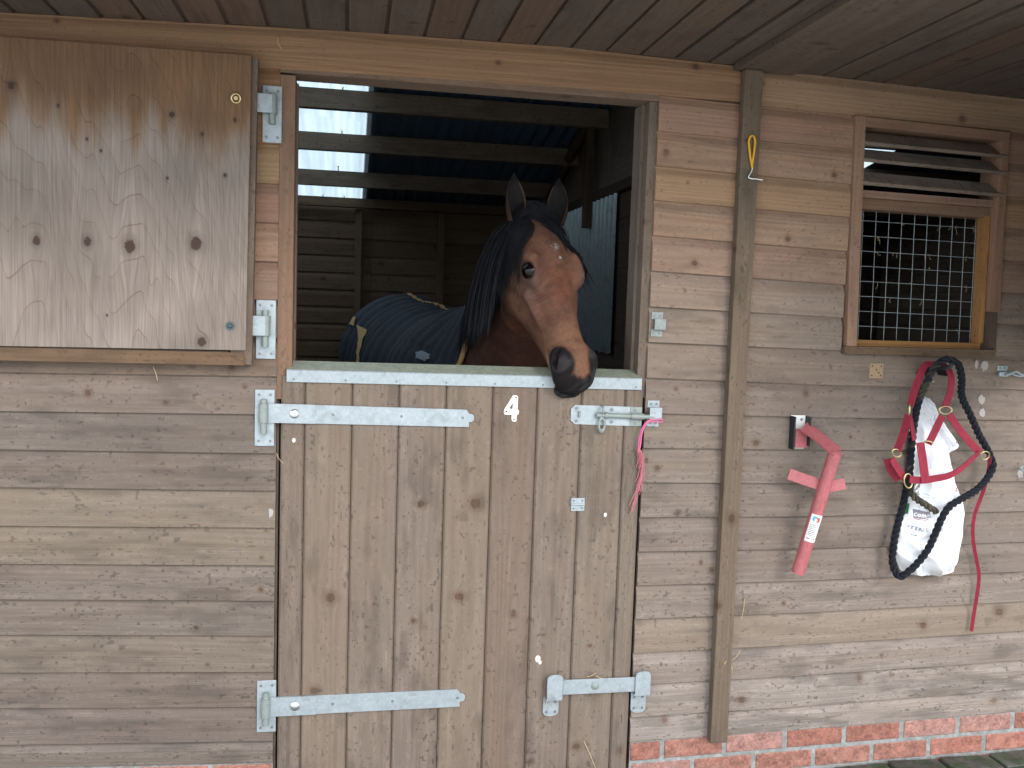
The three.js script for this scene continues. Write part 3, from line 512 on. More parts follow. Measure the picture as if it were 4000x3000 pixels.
  { // kick-over latch: bracket on the door and the bar across to the keep
    const k = part('latch_bracket', kickKeep(1.4455, 0.243, 0.309, 0.391, 0.0068), M.galv, door);
    for (const [x, y] of [[1.426, 0.292], [1.455, 0.292], [1.426, 0.258], [1.455, 0.258]]) screwAt(k, x, y, 0.0126, 0.0045);
    const bar = part('kick_bar', planarUV(merge([rbox(1.488, 1.735, 0.3165, 0.3665, 0.0135, 0.0185, 0.001), box(1.478, 1.489, 0.317, 0.366, 0.0075, 0.0180)]), 'x', 'y', 4), M.galv, door);
    const dm = new THREE.SphereGeometry(0.0135, 14, 8, 0, 6.284, 0, 1.3); dm.rotateX(Math.PI / 2); dm.scale(1, 1, 0.5); dm.translate(1.587, 0.343, 0.0178); part('pivot_bolt', dm, M.galvDull, bar);
  }
  const spl = new THREE.MeshStandardMaterial({ color: '#cfcac2', roughness: 0.9 });
  for (const [x, y, r] of [[1.392, 0.437, 0.010], [1.40, 0.425, 0.006], [0.606, 1.155, 0.006], [1.60, 0.915, .006]]) { const g = new THREE.SphereGeometry(r, 8, 5); g.scale(1, 1.25, 0.15); g.translate(x, y, 0.0062); part('splash', g, spl, door); }
}

// ================================================================ upper door leaf, opened back against the wall
const leaf = thing('upper_stable_door', 'plywood faced upper door leaf folded back against the wall, left of opening', 'door');
{
  const x0 = -0.66, x1 = 0.474, yb = x => mix(1.424, 1.429, (x + .2) / .67), N = 1024, Hh = 0.845, Ww = x1 - x0;
  const kn = [[72, 532, 9], [182, 530, 9], [275, 537, 13], [423, 525, 13], [22, 208, 7], [120, 243, 3.5], [210, 333, 3], [365, 247, 6.5], [433, 285, 4], [487, 372, 4], [180, 310, 3], [357, 385, 3], [507, 250, 4], [440, 745, 10], [226, 690, 2.5]].map(([a, b, r]) => ({ x: -0.187 + a / 545 * 0.664, y: 2.27 - (b - 105) / 655 * 0.845, r: r * 0.00122 }));
  const d = new Uint8Array(N * N * 4), bm = new Uint8Array(N * N * 4);
  for (let j = 0; j < N; j++) for (let i = 0; i < N; i++) {
    const x = x0 + i / N * Ww, y = 1.42 + j / N * Hh; let X = x, kk = 0, kh = 0;
    for (const k of kn) { const dx = x - k.x, dy = y - k.y; if (Math.abs(dx) > .12 || Math.abs(dy) > .3) continue; X -= (dx >= 0 ? 1 : -1) * Math.min(Math.abs(dx), k.r * 1.5) * Math.exp(-dx * dx / (k.r * k.r * 14) - dy * dy / (k.r * k.r * 90)) * 0.9; const q = Math.hypot(dx, dy * 0.8) / k.r + .3 * (vn(x * 200, y * 200) - .5); kk = Math.max(kk, 1 - sst(.7, 1.1, q)); kh = Math.max(kh, 1 - sst(.8, 2.4, q)); }
    const fld = 2.4 * vn(X * 3.4 + 11, y * 0.8 + 4) + 0.4 * vn(X * 11 + 2, y * 1.0) + X * 3.6 + .10 * vn(X * 40, y * 5);
    const ph = fld * 7.5, fr = ph - Math.floor(ph), line = (1 - sst(0.0, 0.06, fr)) * (0.4 + 0.6 * vn(x * 30, y * 6)) + sst(0.35, 1, fr) * 0.08;
    const fine = vn(X * 420, y * 8), fine2 = vn(X * 900, y * 22), bl = fbm(x * 7, y * 5), spk = vn(x * 330, y * 330);
    // unweathered brown under the eaves, with an uneven, streaky limit
    const lim = 2.075 + 0.10 * (fbm(x * 6 + 2, 3) - 0.5) * 2 + 0.12 * (vn(x * 38, y * 1.5) - 0.5) + 0.08 * (fbm(x * 12, y * 10) - .5);
    const wth = clamp(1 - sst(-0.10, 0.07, y - lim) * (0.75 + 0.5 * fbm(x * 16, y * 7)));
    const warm = [116 + 26 * (bl - .5), 87 + 20 * (bl - .5), 62 + 12 * (bl - .5)], gr = [136 + 34 * (bl - .5), 124 + 32 * (bl - .5), 115 + 32 * (bl - .5)];
    const o = 4 * (j * N + i);
    for (let c = 0; c < 3; c++) { let v = mix(warm[c], gr[c], wth); v *= 0.93 + 0.16 * (fine - .5) + 0.1 * (fine2 - .5); v = mix(v, v * [0.66, 0.52, 0.47][c], Math.min(1, line * (0.48 + 0.25 * bl))); v *= mix(1, .78, kh * .6); v = mix(v, [58, 40, 34][c], kk * .88); if (spk > .97) v = mix(v, 190, .3); d[o + c] = clamp(v, 0, 255); }
    d[o + 3] = 255; const h = clamp(.6 + .2 * (fine - .5) - .4 * line - .3 * kk) * 255; bm[o] = bm[o + 1] = bm[o + 2] = h; bm[o + 3] = 255;
  }
  const mk = (a, s) => { const t = new THREE.DataTexture(a, N, N); t.magFilter = THREE.LinearFilter; t.minFilter = THREE.LinearMipmapLinearFilter; t.generateMipmaps = true; if (s) t.colorSpace = THREE.SRGBColorSpace; t.needsUpdate = true; return t; };
  const g = rbox(x0, x1, 1.422, 2.268, 0.0445, 0.0565, 0.002), p = g.attributes.position, uv = g.attributes.uv;
  for (let i = 0; i < p.count; i++) { uv.setXY(i, (p.getX(i) - x0) / Ww, (p.getY(i) - 1.42) / Hh); if (p.getX(i) > 0.3) p.setX(i, p.getX(i) - (2.27 - p.getY(i)) * 0.012 + 0.004); if (p.getX(i) > 0) p.setY(i, p.getY(i) + 0.006); }
  part('plywood_panel', g, new THREE.MeshStandardMaterial({ map: mk(d, true), bumpMap: mk(bm, false), bumpScale: 0.0012, roughness: 0.85 }), leaf);
  const fm = wood([.55, .48, .43]), fd = wood([.48, .43, .38]);
  const st = timber(0.430, 0.4900, 1.386, 2.270, 0.003, 0.0442, 10, 'y'); { const q = st.attributes.position; for (let i = 0; i < q.count; i++) q.setX(i, q.getX(i) - (2.27 - q.getY(i)) * 0.012 + 0.004); }
  part('stile', st, fm, leaf); part('stile', timber(x0, x0 + 0.055, 1.386, 2.268, 0.003, 0.0442, 3, 'y'), fm, leaf);
  part('bottom_rail', timber(x0 + 0.056, 0.4175, 1.383, 1.424, 0.003, 0.043, 7, 'x'), fd, leaf); part('top_rail', timber(x0 + 0.056, 0.4175, 2.21, 2.262, 0.003, 0.043, 5, 'x'), fd, leaf);
  part('drip_strip', timber(x0, 0.462, 1.384, 1.421, 0.0445, 0.052, 8, 'x'), wood('#bda78f'), leaf);
  // cranked hinge bands
  for (const [xa, xb, y0, y1] of [[0.486, 0.535, 2.121, 2.176], [0.468, 0.522, 1.471, 1.531]]) {
    const b = part('hinge_band', planarUV(merge([rbox(xa, xb, y0, y1, 0.0275, 0.0325, 0.002), box(xa - 0.006, xa + 0.004, y0 + .002, y1 - .002, 0.022, 0.0285), box(xa - 0.03, xa - 0.004, y0 + .002, y1 - .002, 0.0205, 0.0235)]), 'x', 'y', 4), M.galv, leaf);
    part('barrel', cyl(V3(xb - 0.002, y0, 0.0165), V3(xb - 0.002, y1, 0.0165), 0.0145, 14), M.galvDull, b);
  }
  part('ring_bolt', merge([torus(V3(0.436, 2.149, 0.0615), 0.0125, 0.003, 0.2, 0.35, 0), cyl(V3(0.436, 2.149, 0.0555), V3(0.436, 2.149, 0.064), 0.006, 10)]), M.brass, leaf);
  part('bolt_head', merge([new THREE.CylinderGeometry(0.013, 0.013, 0.003, 16).rotateX(Math.PI / 2).translate(0.4235, 1.499, 0.0580), new THREE.SphereGeometry(0.008, 12, 6, 0, 6.284, 0, 1.5).rotateX(Math.PI / 2).translate(0.4235, 1.499, 0.0585)]), new THREE.MeshStandardMaterial({ color: '#4c5960', roughness: 0.5, metalness: 0.4 }), leaf);
}

// door leaf out of view past the right edge, angled to shade the wall
{
  const l2 = thing('upper_stable_door', 'unseen half open upper door leaf out of view at far right, placed to darken the wall beside the window', 'door');
  const g0 = sub('unseen_leaf_boards', l2); g0.position.set(3.24, 0, 0.02); g0.rotation.y = Math.PI + 0.90;
  for (let k = 0; k < 9; k++) part('plank', timber(0.005 + k * 0.122, 0.005 + k * 0.122 + 0.119, 1.43, 2.29, -0.012, 0.012, [7, 9, 11][k % 3], 'y'), wood('#8d7866'), g0);
  for (const y of [1.5, 2.12]) part('ledge', timber(0.02, 1.08, y, y + 0.1, 0.0125, 0.035, 9, 'x'), wood('#84705f'), g0);
}
 
// ================================================================ the horse

 function surfaceNets(f, mn, cell, n) { // f over a grid -> smooth quads; n = cells per axis
  const [nx, ny, nz] = n, sx = 1, sy = nx + 1, sz = (nx + 1) * (ny + 1), F = new Float32Array((nx + 1) * (ny + 1) * (nz + 1));
  let o = 0; for (let k = 0; k <= nz; k++) for (let j = 0; j <= ny; j++) for (let i = 0; i <= nx; i++) F[o++] = f(mn[0] + i * cell, mn[1] + j * cell, mn[2] + k * cell);
  const id = new Int32Array(F.length).fill(-1), pos = [], idx = [], off = [0, sx, sy, sx + sy, sz, sx + sz, sy + sz, sx + sy + sz];
  const E = [[0, 1], [2, 3], [4, 5], [6, 7], [0, 2], [1, 3], [4, 6], [5, 7], [0, 4], [1, 5], [2, 6], [3, 7]], C = [[0, 0, 0], [1, 0, 0], [0, 1, 0], [1, 1, 0], [0, 0, 1], [1, 0, 1], [0, 1, 1], [1, 1, 1]];
  for (let k = 0; k < nz; k++) for (let j = 0; j < ny; j++) for (let i = 0; i < nx; i++) {
    const b = i * sx + j * sy + k * sz; let m = 0; for (let c = 0; c < 8; c++) if (F[b + off[c]] < 0) m |= 1 << c;
    if (m === 0 || m === 255) continue; let x = 0, y = 0, z = 0, q = 0;
    for (const [e0, e1] of E) { const a = F[b + off[e0]], d = F[b + off[e1]]; if ((a < 0) === (d < 0)) continue; const t = a / (a - d); x += C[e0][0] + (C[e1][0] - C[e0][0]) * t; y += C[e0][1] + (C[e1][1] - C[e0][1]) * t; z += C[e0][2] + (C[e1][2] - C[e0][2]) * t; q++; }
    id[b] = pos.length / 3; pos.push(mn[0] + (i + x / q) * cell, mn[1] + (j + y / q) * cell, mn[2] + (k + z / q) * cell);
  }
  for (let k = 1; k < nz; k++) for (let j = 1; j < ny; j++) for (let i = 1; i < nx; i++) {
    const b = i * sx + j * sy + k * sz, s0 = F[b] < 0;
    for (const [d, u, v] of [[sx, sy, sz], [sy, sz, sx], [sz, sx, sy]]) { if ((F[b + d] < 0) === s0) continue; const A = id[b - u - v], B = id[b - v], Cc = id[b], D = id[b - u]; if (A < 0 || B < 0 || Cc < 0 || D < 0) continue; if (s0) idx.push(A, B, Cc, A, Cc, D); else idx.push(A, Cc, B, A, D, Cc); }
  }
  return { pos, idx };
}
const smin = (a, b, k) => { const h = Math.max(k - Math.abs(a - b), 0) / k; return Math.min(a, b) - h * h * k * 0.25; };
const smax = (a, b, k) => -smin(-a, -b, k);
function capR(px, py, pz, a, b) { // tapered capsule a=[x,y,z,r]
  const bx = b[0] - a[0], by = b[1] - a[1], bz = b[2] - a[2], qx = px - a[0], qy = py - a[1], qz = pz - a[2];
  const t = clamp((qx * bx + qy * by + qz * bz) / (bx * bx + by * by + bz * bz)); return Math.hypot(qx - bx * t, qy - by * t, qz - bz * t) - (a[3] + (b[3] - a[3]) * t);
}
// --- frame of the head: u down the nose, v out of the forehead, w to the horse's right
const HP = V3(1.376, 1.890, -0.185), HN = V3(1.487, 1.390, 0.100);
const HU = HN.clone().sub(HP).normalize(), HW = HU.clone().cross(V3(0, 1, 0)).normalize(), HV = HW.clone().cross(HU).normalize();
{ const tw = -0.06, a = HV.clone(), b = HW.clone(); HV.copy(a).multiplyScalar(Math.cos(tw)).addScaledVector(b, -Math.sin(tw)); HW.copy(b).multiplyScalar(Math.cos(tw)).addScaledVector(a, Math.sin(tw)); } // the head is turned a little on the neck
const h2w = (u, v, w) => V3(HP.x + u * HU.x + v * HV.x + w * HW.x, HP.y + u * HU.y + v * HV.y + w * HW.y, HP.z + u * HU.z + v * HV.z + w * HW.z);
// --- neck and trunk (world)
const NK = [[[1.392, 1.80, -0.27, 0.078], [1.425, 1.66, -0.60, 0.105]], [[1.425, 1.66, -0.60, 0.105], [1.377, 1.47, -0.98, 0.13]], [[1.377, 1.66, -0.225, 0.075], [1.410, 1.42, -0.58, 0.135]], [[1.410, 1.42, -0.58, 0.135], [1.388, 1.16, -0.86, 0.21]], [[1.382, 1.74, -0.25, 0.085], [1.420, 1.54, -0.6, 0.12]], [[1.420, 1.54, -0.6, 0.12], [1.383, 1.32, -0.95, 0.20]]];
const TR = [[[1.378, 1.14, -0.88, 0.235], [1.295, 1.20, -1.25, 0.30]], [[1.295, 1.20, -1.25, 0.30], [1.165, 1.215, -1.70, 0.315]], [[1.165, 1.215, -1.70, 0.315], [1.059, 1.285, -2.05, 0.29]], [[1.059, 1.285, -2.05, 0.29], [1.020, 1.20, -2.28, 0.24]], [[1.366, 1.46, -1.0, 0.115], [1.310, 1.42, -1.25, 0.10]]];
const LEGS = []; for (const [x, z, hind] of [[1.21, -0.92, 0], [1.50, -0.90, 0], [0.86, -2.16, 1], [1.18, -2.20, 1]]) {
  if (hind) LEGS.push([[x, 1.1, z + .04, .15], [x, .82, z + .14, .10]], [[x, .82, z + .14, .10], [x, .50, z - .13, .05]], [[x, .50, z - .13, .045], [x, .16, z - .07, .034]], [[x, .16, z - .07, .036], [x, .07, z - .02, .045]], [[x, .05, z - .01, .055], [x, .04, z + .02, .058]]);
  else LEGS.push([[x, 1.0, z, .12], [x, .72, z + .02, .075]], [[x, .72, z + .02, .075], [x, .44, z + .03, .048]], [[x, .44, z + .03, .045], [x, .16, z + .02, .032]], [[x, .16, z + .02, .036], [x, .07, z + .06, .042]], [[x, .05, z + .07, .052], [x, .045, z + .09, .056]]);
}
function neckSDF(x, y, z) { let d = 9; for (const [a, b] of NK) d = smin(d, capR(x, y, z, a, b), 0.05); return d; }
function trunkSDF(x, y, z) { let d = 9; for (const [a, b] of TR) d = smin(d, capR(x, y, z, a, b), 0.12); return d; }
function bodySDF(x, y, z) { let d = smin(neckSDF(x, y, z), trunkSDF(x, y, z), 0.1); if (y < 1.3) for (const [a, b] of LEGS) d = smin(d, capR(x, y, z, a, b), 0.05); return d; }
// --- head tables
const HT = [[-.06, -.02, 0, .05, .10, .15, .20, .27, .34, .42, .48, .53, .56, .585, .60, .612], [-.09, -.035, -.008, .018, .034, .040, .036, .024, .012, .004, .003, .002, -.006, -.022, -.042, -.075]];
const HB = [[-.06, -.02, 0, .05, .10, .15, .20, .27, .34, .42, .48, .53, .56, .585, .60, .612], [-.12, -.16, -.185, -.225, -.256, -.275, -.272, -.250, -.222, -.190, -.170, -.157, -.147, -.134, -.118, -.090]];
const HH = [[-.06, -.02, 0, .05, .10, .15, .20, .27, .34, .42, .48, .53, .56, .585, .60, .612], [.03, .064, .080, .097, .108, .114, .111, .092, .071, .058, .059, .066, .068, .060, .046, .014]];
const NTB = 800, tabT = new Float32Array(NTB), tabB = new Float32Array(NTB), tabH = new Float32Array(NTB);
for (let i = 0; i < NTB; i++) { const u = -0.08 + i * 0.001; tabT[i] = smoothInterp(HT[0], HT[1], u); tabB[i] = smoothInterp(HB[0], HB[1], u); tabH[i] = smoothInterp(HH[0], HH[1], u); }
function ell(u, v, w, c, r) { const a = (u - c[0]) / r[0], b = (v - c[1]) / r[1], d = (w - c[2]) / r[2]; return (Math.sqrt(a * a + b * b + d * d) - 1) * Math.min(r[0], r[1], r[2]); }
function headSDF(u, v, w) {
  const aw = Math.abs(w); let f;
  const ui = Math.floor(clamp((u + 0.08) / 0.001, 0, NTB - 1)), T = tabT[ui], B = tabB[ui], H = tabH[ui], c = (T + B) / 2, h = (T - B) / 2, t = (v - c) / h;
  const wf = mix(0.62, 1, sst(-1.0, 0.25, t)), q = Math.pow(Math.abs(t), 2.5) + Math.pow(aw / (H * wf), 2.2);
  f = (Math.pow(q, 1 / 2.35) - 1) * Math.min(h, H) * 0.9;
  if (u > 0.612) f = Math.max(f, (u - 0.612)); if (u < -0.06) f = Math.max(f, -0.06 - u);
  f = smin(f, ell(u, v, aw, [.214, -.002, .084], [.058, .032, .027]), 0.03);          // orbit
  f = smin(f, capR(u, v, aw, [.182, .024, .078, .009], [.238, .016, .095, .008]), 0.016); // brow
  f = smin(f, capR(u, v, aw, [.280, -.060, .090, .010], [.38, -.070, .060, .006]), 0.03); // facial crest
  f = smin(f, ell(u, v, aw, [.180, -.155, .052], [.112, .092, .042]), 0.03);          // cheek
  f = smin(f, ell(u, v, aw, [.530, -.040, .046], [.042, .040, .034]), 0.022);         // nostril wings
  f = smin(f, ell(u, v, aw, [.580, -.072, 0.016], [.038, .040, .048]), 0.02);         // upper lip
  f = smin(f, ell(u, v, aw, [.562, -.142, 0.0], [.038, .024, .044]), 0.018);          // chin
  f = smin(f, ell(u, v, aw, [.594, -.120, 0.010], [.024, .019, .040]), 0.012);        // lower lip
  f = smax(f, -ell(u, v, aw, [.33, -.125, .100], [.08, .026, .020]), 0.03);          // hollow below the crest
  f = smax(f, -ell(u, v, aw, [.132, .008, .124], [.028, .022, .012]), 0.02);          // hollow above the eye
  if (u > 0.52) { const vm = -0.108 - 0.10 * (0.60 - u); f = Math.max(f, -Math.max(Math.abs(v - vm) - 0.0038, -(f + 0.014))); } // mouth line
  { // nostril: a slanting comma
    const cu = .522, cv = -.030, cw = .070, a = 0.42, du = u - cu, dv = v - cv, e0 = du * Math.cos(a) - dv * Math.sin(a), e1 = du * Math.sin(a) + dv * Math.cos(a);
    f = smax(f, -ell(e0, e1, aw, [0, 0, cw], [.034, .0145, .030]), 0.005);
  }
  f = smax(f, -ell(u, v, aw, [.224, .016, .116], [.0310, .0170, .024]), 0.005);       // opening for the eye
  return f;
}
const headPlusNeck = (u, v, w) => { const p = [HP.x + u * HU.x + v * HV.x + w * HW.x, HP.y + u * HU.y + v * HV.y + w * HW.y, HP.z + u * HU.z + v * HV.z + w * HW.z]; return smin(headSDF(u, v, w), neckSDF(p[0], p[1], p[2]), 0.035); };
const horse = thing('horse', 'bay horse in a navy rug looking out over the lower stable door', 'horse');
{
  // coat colours, linear
  const bay = [.108, .051, .035], bayDark = [.058, .027, .020], black = [.0065, .0062, .0075], tan = [.19, .098, .058], grey = [.098, .068, .060];
  const c3 = (a, b, t) => [mix(a[0], b[0], t), mix(a[1], b[1], t), mix(a[2], b[2], t)];
  function headColour(u, v, w) {
    const aw = Math.abs(w), n = fbm(u * 40 + 3, w * 40 + v * 30), n2 = vn(u * 260, (w + v * .6) * 420), n3 = fbm(u * 14, (w * 1.3 + v) * 14 + 5);
    let c = c3(bay, tan, 0.30 * sst(.4, .62, n3) * sst(.42, .3, u) + .62 * sst(.34, .46, u)); c = c3(c, [.13, .043, .022], .5 * sst(.2, .26, u) * sst(.38, .30, u) * sst(.06, .02, aw)); c = c3(c, bayDark, .45 * sst(.45, .75, n));
    c = c3(c, grey, .5 * sst(.065, .095, aw) * sst(.2, .26, u) * sst(.46, .36, u) * sst(-.1, -.03, v)); // greyish side of the face
    const eye = Math.hypot((u - .224) / 1.4, v - .012, (aw - .110) * .9), ek = 1 - sst(.020, .030, eye); c = c3(c, black, ek);
    c = c3(c, tan, .5 * (1 - sst(.012, .034, Math.hypot(u - .180, v - .030, aw - .090))));
    // black nose: round the nostrils, lips and chin; bay runs down between the nostrils, tan at the corner of the mouth
    const nos = Math.hypot((u - .540) * .85, (v + .044) * 0.8, (aw - .066) * .95);
    let bk = (1 - sst(.046, .058, nos + .006 * (n - .5))) * sst(.012, .026, aw + (u - .53) * .3 - (v > -.02 ? 0 : .0) + .006 * (n - .5)); bk = Math.max(bk, sst(.572, .590, u + .01 * (n - .5) - .012 * (1 - sst(.012, .03, aw))), sst(-.122, -.138, v) * sst(.50, .53, u));
    const mouth = sst(.455, .48, u) * sst(-.082, -.100, v) * (1 - sst(-.122, -.134, v) * 1) * sst(.03, .045, aw) * (1 - sst(.545, .565, u)); c = c3(c, [.25, .165, .12], .8 * mouth);
    c = c3(c, black, clamp(bk - .75 * mouth) * .97);
    c = c3(c, [.07, .07, .078], clamp(bk) * .3 * sst(.5, .65, n3));
    const star = 1 - sst(.008, .02, Math.hypot(u - .150, (w + .004)) + .018 * (n - .5)); if (v > 0) c = c3(c, [.42, .38, .36], star * .55 * sst(.3, .6, n2)); if (v > 0 && Math.hypot(u - .19, w + .012) < .005) c = [.36, .33, .31];
    const k = .82 + .36 * n2; return [c[0] * k, c[1] * k, c[2] * k];
  }
  const bodyColour = (x, y, z) => { const n = fbm(x * 22, y * 22 + z * 9), n2 = vn(x * 150 + z * 60, y * 120); const c = c3(bay, bayDark, .35 + .35 * sst(.4, .6, n)); const k = .8 + .4 * n2; const leg = sst(.75, .5, y); return c3(c, black, leg).map(q => q * k); };
  function finish(net, toWorld, fld, colour) {
    const n = net.pos.length / 3, P = new Float32Array(n * 3), Nn = new Float32Array(n * 3), Cc = new Float32Array(n * 3), e = 0.002;
    for (let i = 0; i < n; i++) {
      const a = net.pos[3 * i], b = net.pos[3 * i + 1], c = net.pos[3 * i + 2], gx = fld(a + e, b, c) - fld(a - e, b, c), gy = fld(a, b + e, c) - fld(a, b - e, c), gz = fld(a, b, c + e) - fld(a, b, c - e), L = Math.hypot(gx, gy, gz) || 1;
      const w = toWorld(a, b, c), w2 = toWorld(a + gx / L * .01, b + gy / L * .01, c + gz / L * .01), q = w2.sub(w).normalize();
      P.set([w.x, w.y, w.z], 3 * i); Nn.set([q.x, q.y, q.z], 3 * i); Cc.set(colour(a, b, c), 3 * i);
    }
    const g = new THREE.BufferGeometry(); g.setAttribute('position', new THREE.BufferAttribute(P, 3)); g.setAttribute('normal', new THREE.BufferAttribute(Nn, 3)); g.setAttribute('color', new THREE.BufferAttribute(Cc, 3)); g.setIndex(net.idx);
    // make the winding agree with the normals
    const I = net.idx, A = V3(), B = V3(), Cx = V3(); let s = 0; for (let k = 0; k < Math.min(I.length, 3000); k += 3) { A.fromArray(P, 3 * I[k]); B.fromArray(P, 3 * I[k + 1]).sub(A); Cx.fromArray(P, 3 * I[k + 2]).sub(A); B.cross(Cx); s += B.x * Nn[3 * I[k]] + B.y * Nn[3 * I[k] + 1] + B.z * Nn[3 * I[k] + 2]; }
    if (s < 0) { for (let k = 0; k < I.length; k += 3) { const t = I[k + 1]; I[k + 1] = I[k + 2]; I[k + 2] = t; } g.setIndex(I); }
    return g;
  }
  const hc = 0.0042, hn = surfaceNets(headPlusNeck, [-0.09, -0.33, -0.172], hc, [Math.ceil(.72 / hc), Math.ceil(.39 / hc), Math.ceil(.344 / hc)]);
  const headG = finish(hn, h2w, headPlusNeck, headColour);
  const bc = 0.016, bn = surfaceNets(bodySDF, [0.55, -0.02, -2.62], bc, [Math.ceil(1.15 / bc), Math.ceil(1.96 / bc), Math.ceil(2.5 / bc)]);
  const bodyG = finish(bn, (x, y, z) => V3(x, y, z), bodySDF, bodyColour);
  // ears
  const ear = (base, axis, front, H) => {
    const A = axis.clone().normalize(), F = front.clone().addScaledVector(A, -front.dot(A)).normalize(), S = A.clone().cross(F), pos = [], col = [], idx = [], nt = 14, na = 14;
    for (const layer of [0, 1]) for (let i = 0; i <= nt; i++) { const t = i / nt, r = smoothInterp([0, .2, .45, .7, .88, 1], [.024, .033, .036, .027, .014, .001], t) - layer * .0032 * (1 - t * .8), ph = mix(2.45, 1.25, Math.pow(t, .7)); const ctr = base.clone().addScaledVector(A, H * t).addScaledVector(F, .010 * Math.sin(t * 3.1) - .004 * t * t);
      for (let j = 0; j <= na; j++) { const s = j / na * 2 - 1, a = s * ph, p = ctr.clone().addScaledVector(S, r * Math.sin(a)).addScaledVector(F, -r * Math.cos(a) * 0.75); pos.push(p.x, p.y, p.z); const rim = sst(.72, .95, Math.abs(s)), nz = vn(i * 1.7 + base.x * 90, j * 2.1); let c = layer ? c3([.016, .014, .014], [.11, .055, .032], .85 * rim * sst(1, .7, t) + .3 * sst(.3, 0, t)) : c3([.022, .015, .014], [.06, .03, .02], .4 * sst(.5, 0, t)); if (t > .85) c = black; c = c.map(q => q * (.75 + .5 * nz)); col.push(...c); } }
    const st = na + 1, L = (nt + 1) * st; for (let l = 0; l < 2; l++) for (let i = 0; i < nt; i++) for (let j = 0; j < na; j++) { const a = l * L + i * st + j; l ? idx.push(a, a + st, a + 1, a + 1, a + st, a + st + 1) : idx.push(a, a + 1, a + st, a + 1, a + st + 1, a + st); }
    for (let i = 0; i < nt; i++) for (const j of [0, na]) { const a = i * st + j, b = a + L; j ? idx.push(a, b, a + st, b, b + st, a + st) : idx.push(a, a + st, b, b, a + st, b + st); }
    const g = new THREE.BufferGeometry(); g.setAttribute('position', new THREE.Float32BufferAttribute(pos, 3)); g.setAttribute('color', new THREE.Float32BufferAttribute(col, 3)); g.setIndex(idx); g.computeVertexNormals(); return g;
  };
  const e1 = ear(h2w(.012, -.026, .076), V3(-.02, 1, -.10), V3(.34, 0, .94), .165), e2 = ear(h2w(.014, -.030, -.092), V3(.02, 1, -.12), V3(-.40, 0, .92), .162);
  const coat = new THREE.MeshPhysicalMaterial({ vertexColors: true, roughness: 0.85, specularIntensity: 0.3, sheen: 0.08, sheenRoughness: 0.5, sheenColor: new THREE.Color(.3, .27, .25) });
  const all = merge([headG, bodyG, e1, e2].map(g => { const h = g.toNonIndexed(); return h; })); part('body', all, coat, horse);
  // eyes
  const em = new THREE.MeshPhysicalMaterial({ color: '#0d0806', roughness: 0.14, specularIntensity: 0.6 });
  for (const s of [1, -1]) { const c = h2w(.224, .002, s * .0900), g = new THREE.SphereGeometry(.0290, 24, 16); g.translate(c.x, c.y, c.z); part('eye', g, em, horse); }

  // ---- hair
  const strandSet = (list, name, col, rough) => {
    const pos = [], idx = [], cl = [];
    for (const { pts, w } of list) { const b0 = pos.length / 3, n = pts.length, k = .6 + .8 * R0(); const tan = R0() > .9 ? 2 : 1;
      for (let i = 0; i < n; i++) { const d = pts[Math.min(n - 1, i + 1)].clone().sub(pts[Math.max(0, i - 1)]).normalize(), a = d.clone().cross(V3(.3, .2, 1)).normalize(), b = d.clone().cross(a), r = w * (i === n - 1 ? .1 : 1 - .55 * i / n); for (let q = 0; q < 3; q++) { const an = q * 2.094 + .5; const p = pts[i].clone().addScaledVector(a, r * Math.cos(an)).addScaledVector(b, r * .5 * Math.sin(an)); pos.push(p.x, p.y, p.z); cl.push(col[0] * k * tan, col[1] * k * tan, col[2] * k * tan); } if (i) for (let q = 0; q < 3; q++) { const A = b0 + (i - 1) * 3 + q, B = b0 + (i - 1) * 3 + (q + 1) % 3; idx.push(A, B, A + 3, B, B + 3, A + 3); } } }
    const g = new THREE.BufferGeometry(); g.setAttribute('position', new THREE.Float32BufferAttribute(pos, 3)); g.setAttribute('color', new THREE.Float32BufferAttribute(cl, 3)); g.setIndex(idx); g.computeVertexNormals();
    part(name, g, new THREE.MeshPhysicalMaterial({ vertexColors: true, roughness: rough, specularIntensity: .45 }), horse);
  };
  const topOf = (u, w) => { for (let v = .10; v > -.22; v -= .003) if (headSDF(u, v, w) < 0) return v; return null; };
  const fl = [];
  for (let k = 0; k < 620; k++) {
    const side = k % 100 < 46 ? 1 : -1, r = R0(), w0 = rr(-.034, .034), u0 = rr(-.055, .04), L = side > 0 ? rr(.13, .27) * (.75 + .25 * r) : rr(.12, .245), spread = (L > .15 ? (side > 0 ? rr(.118, .150) : rr(.10, .165)) : rr(.05, .13));
    const pts = []; let last = .02; const n = 9, lift = rr(.002, .013), wob = rr(-.01, .01);
    for (let i = 0; i <= n; i++) { const t = i / n, u = u0 + L * t, w = w0 * (1 - t) + side * spread * Math.pow(t, .6) + wob * Math.sin(t * 5); let v = topOf(u, w); if (v === null || v < last - .03) v = last - .012; last = v; let W = w, Vv = v + lift * Math.sin(Math.min(1, t * 2.5) * 1.57); if (side > 0) { Vv -= .06 * t * t; for (let q = 0; q < 14 && headSDF(u, Vv, W) < lift * .5 + .002; q++) W += .005; } pts.push(h2w(u, Vv, W)); }
    fl.push({ pts, w: rr(.0010, .0021) });
  }
  strandSet(fl, 'forelock', [.009, .009, .012], .65);
  const mn = [], outw = V3(-.97, 0, .32);
  const crest = new THREE.CatmullRomCurve3([V3(1.388, 1.888, -.215), V3(1.392, 1.868, -.32), V3(1.40, 1.80, -.48), V3(1.405, 1.715, -.68), V3(1.375, 1.625, -.90)]);
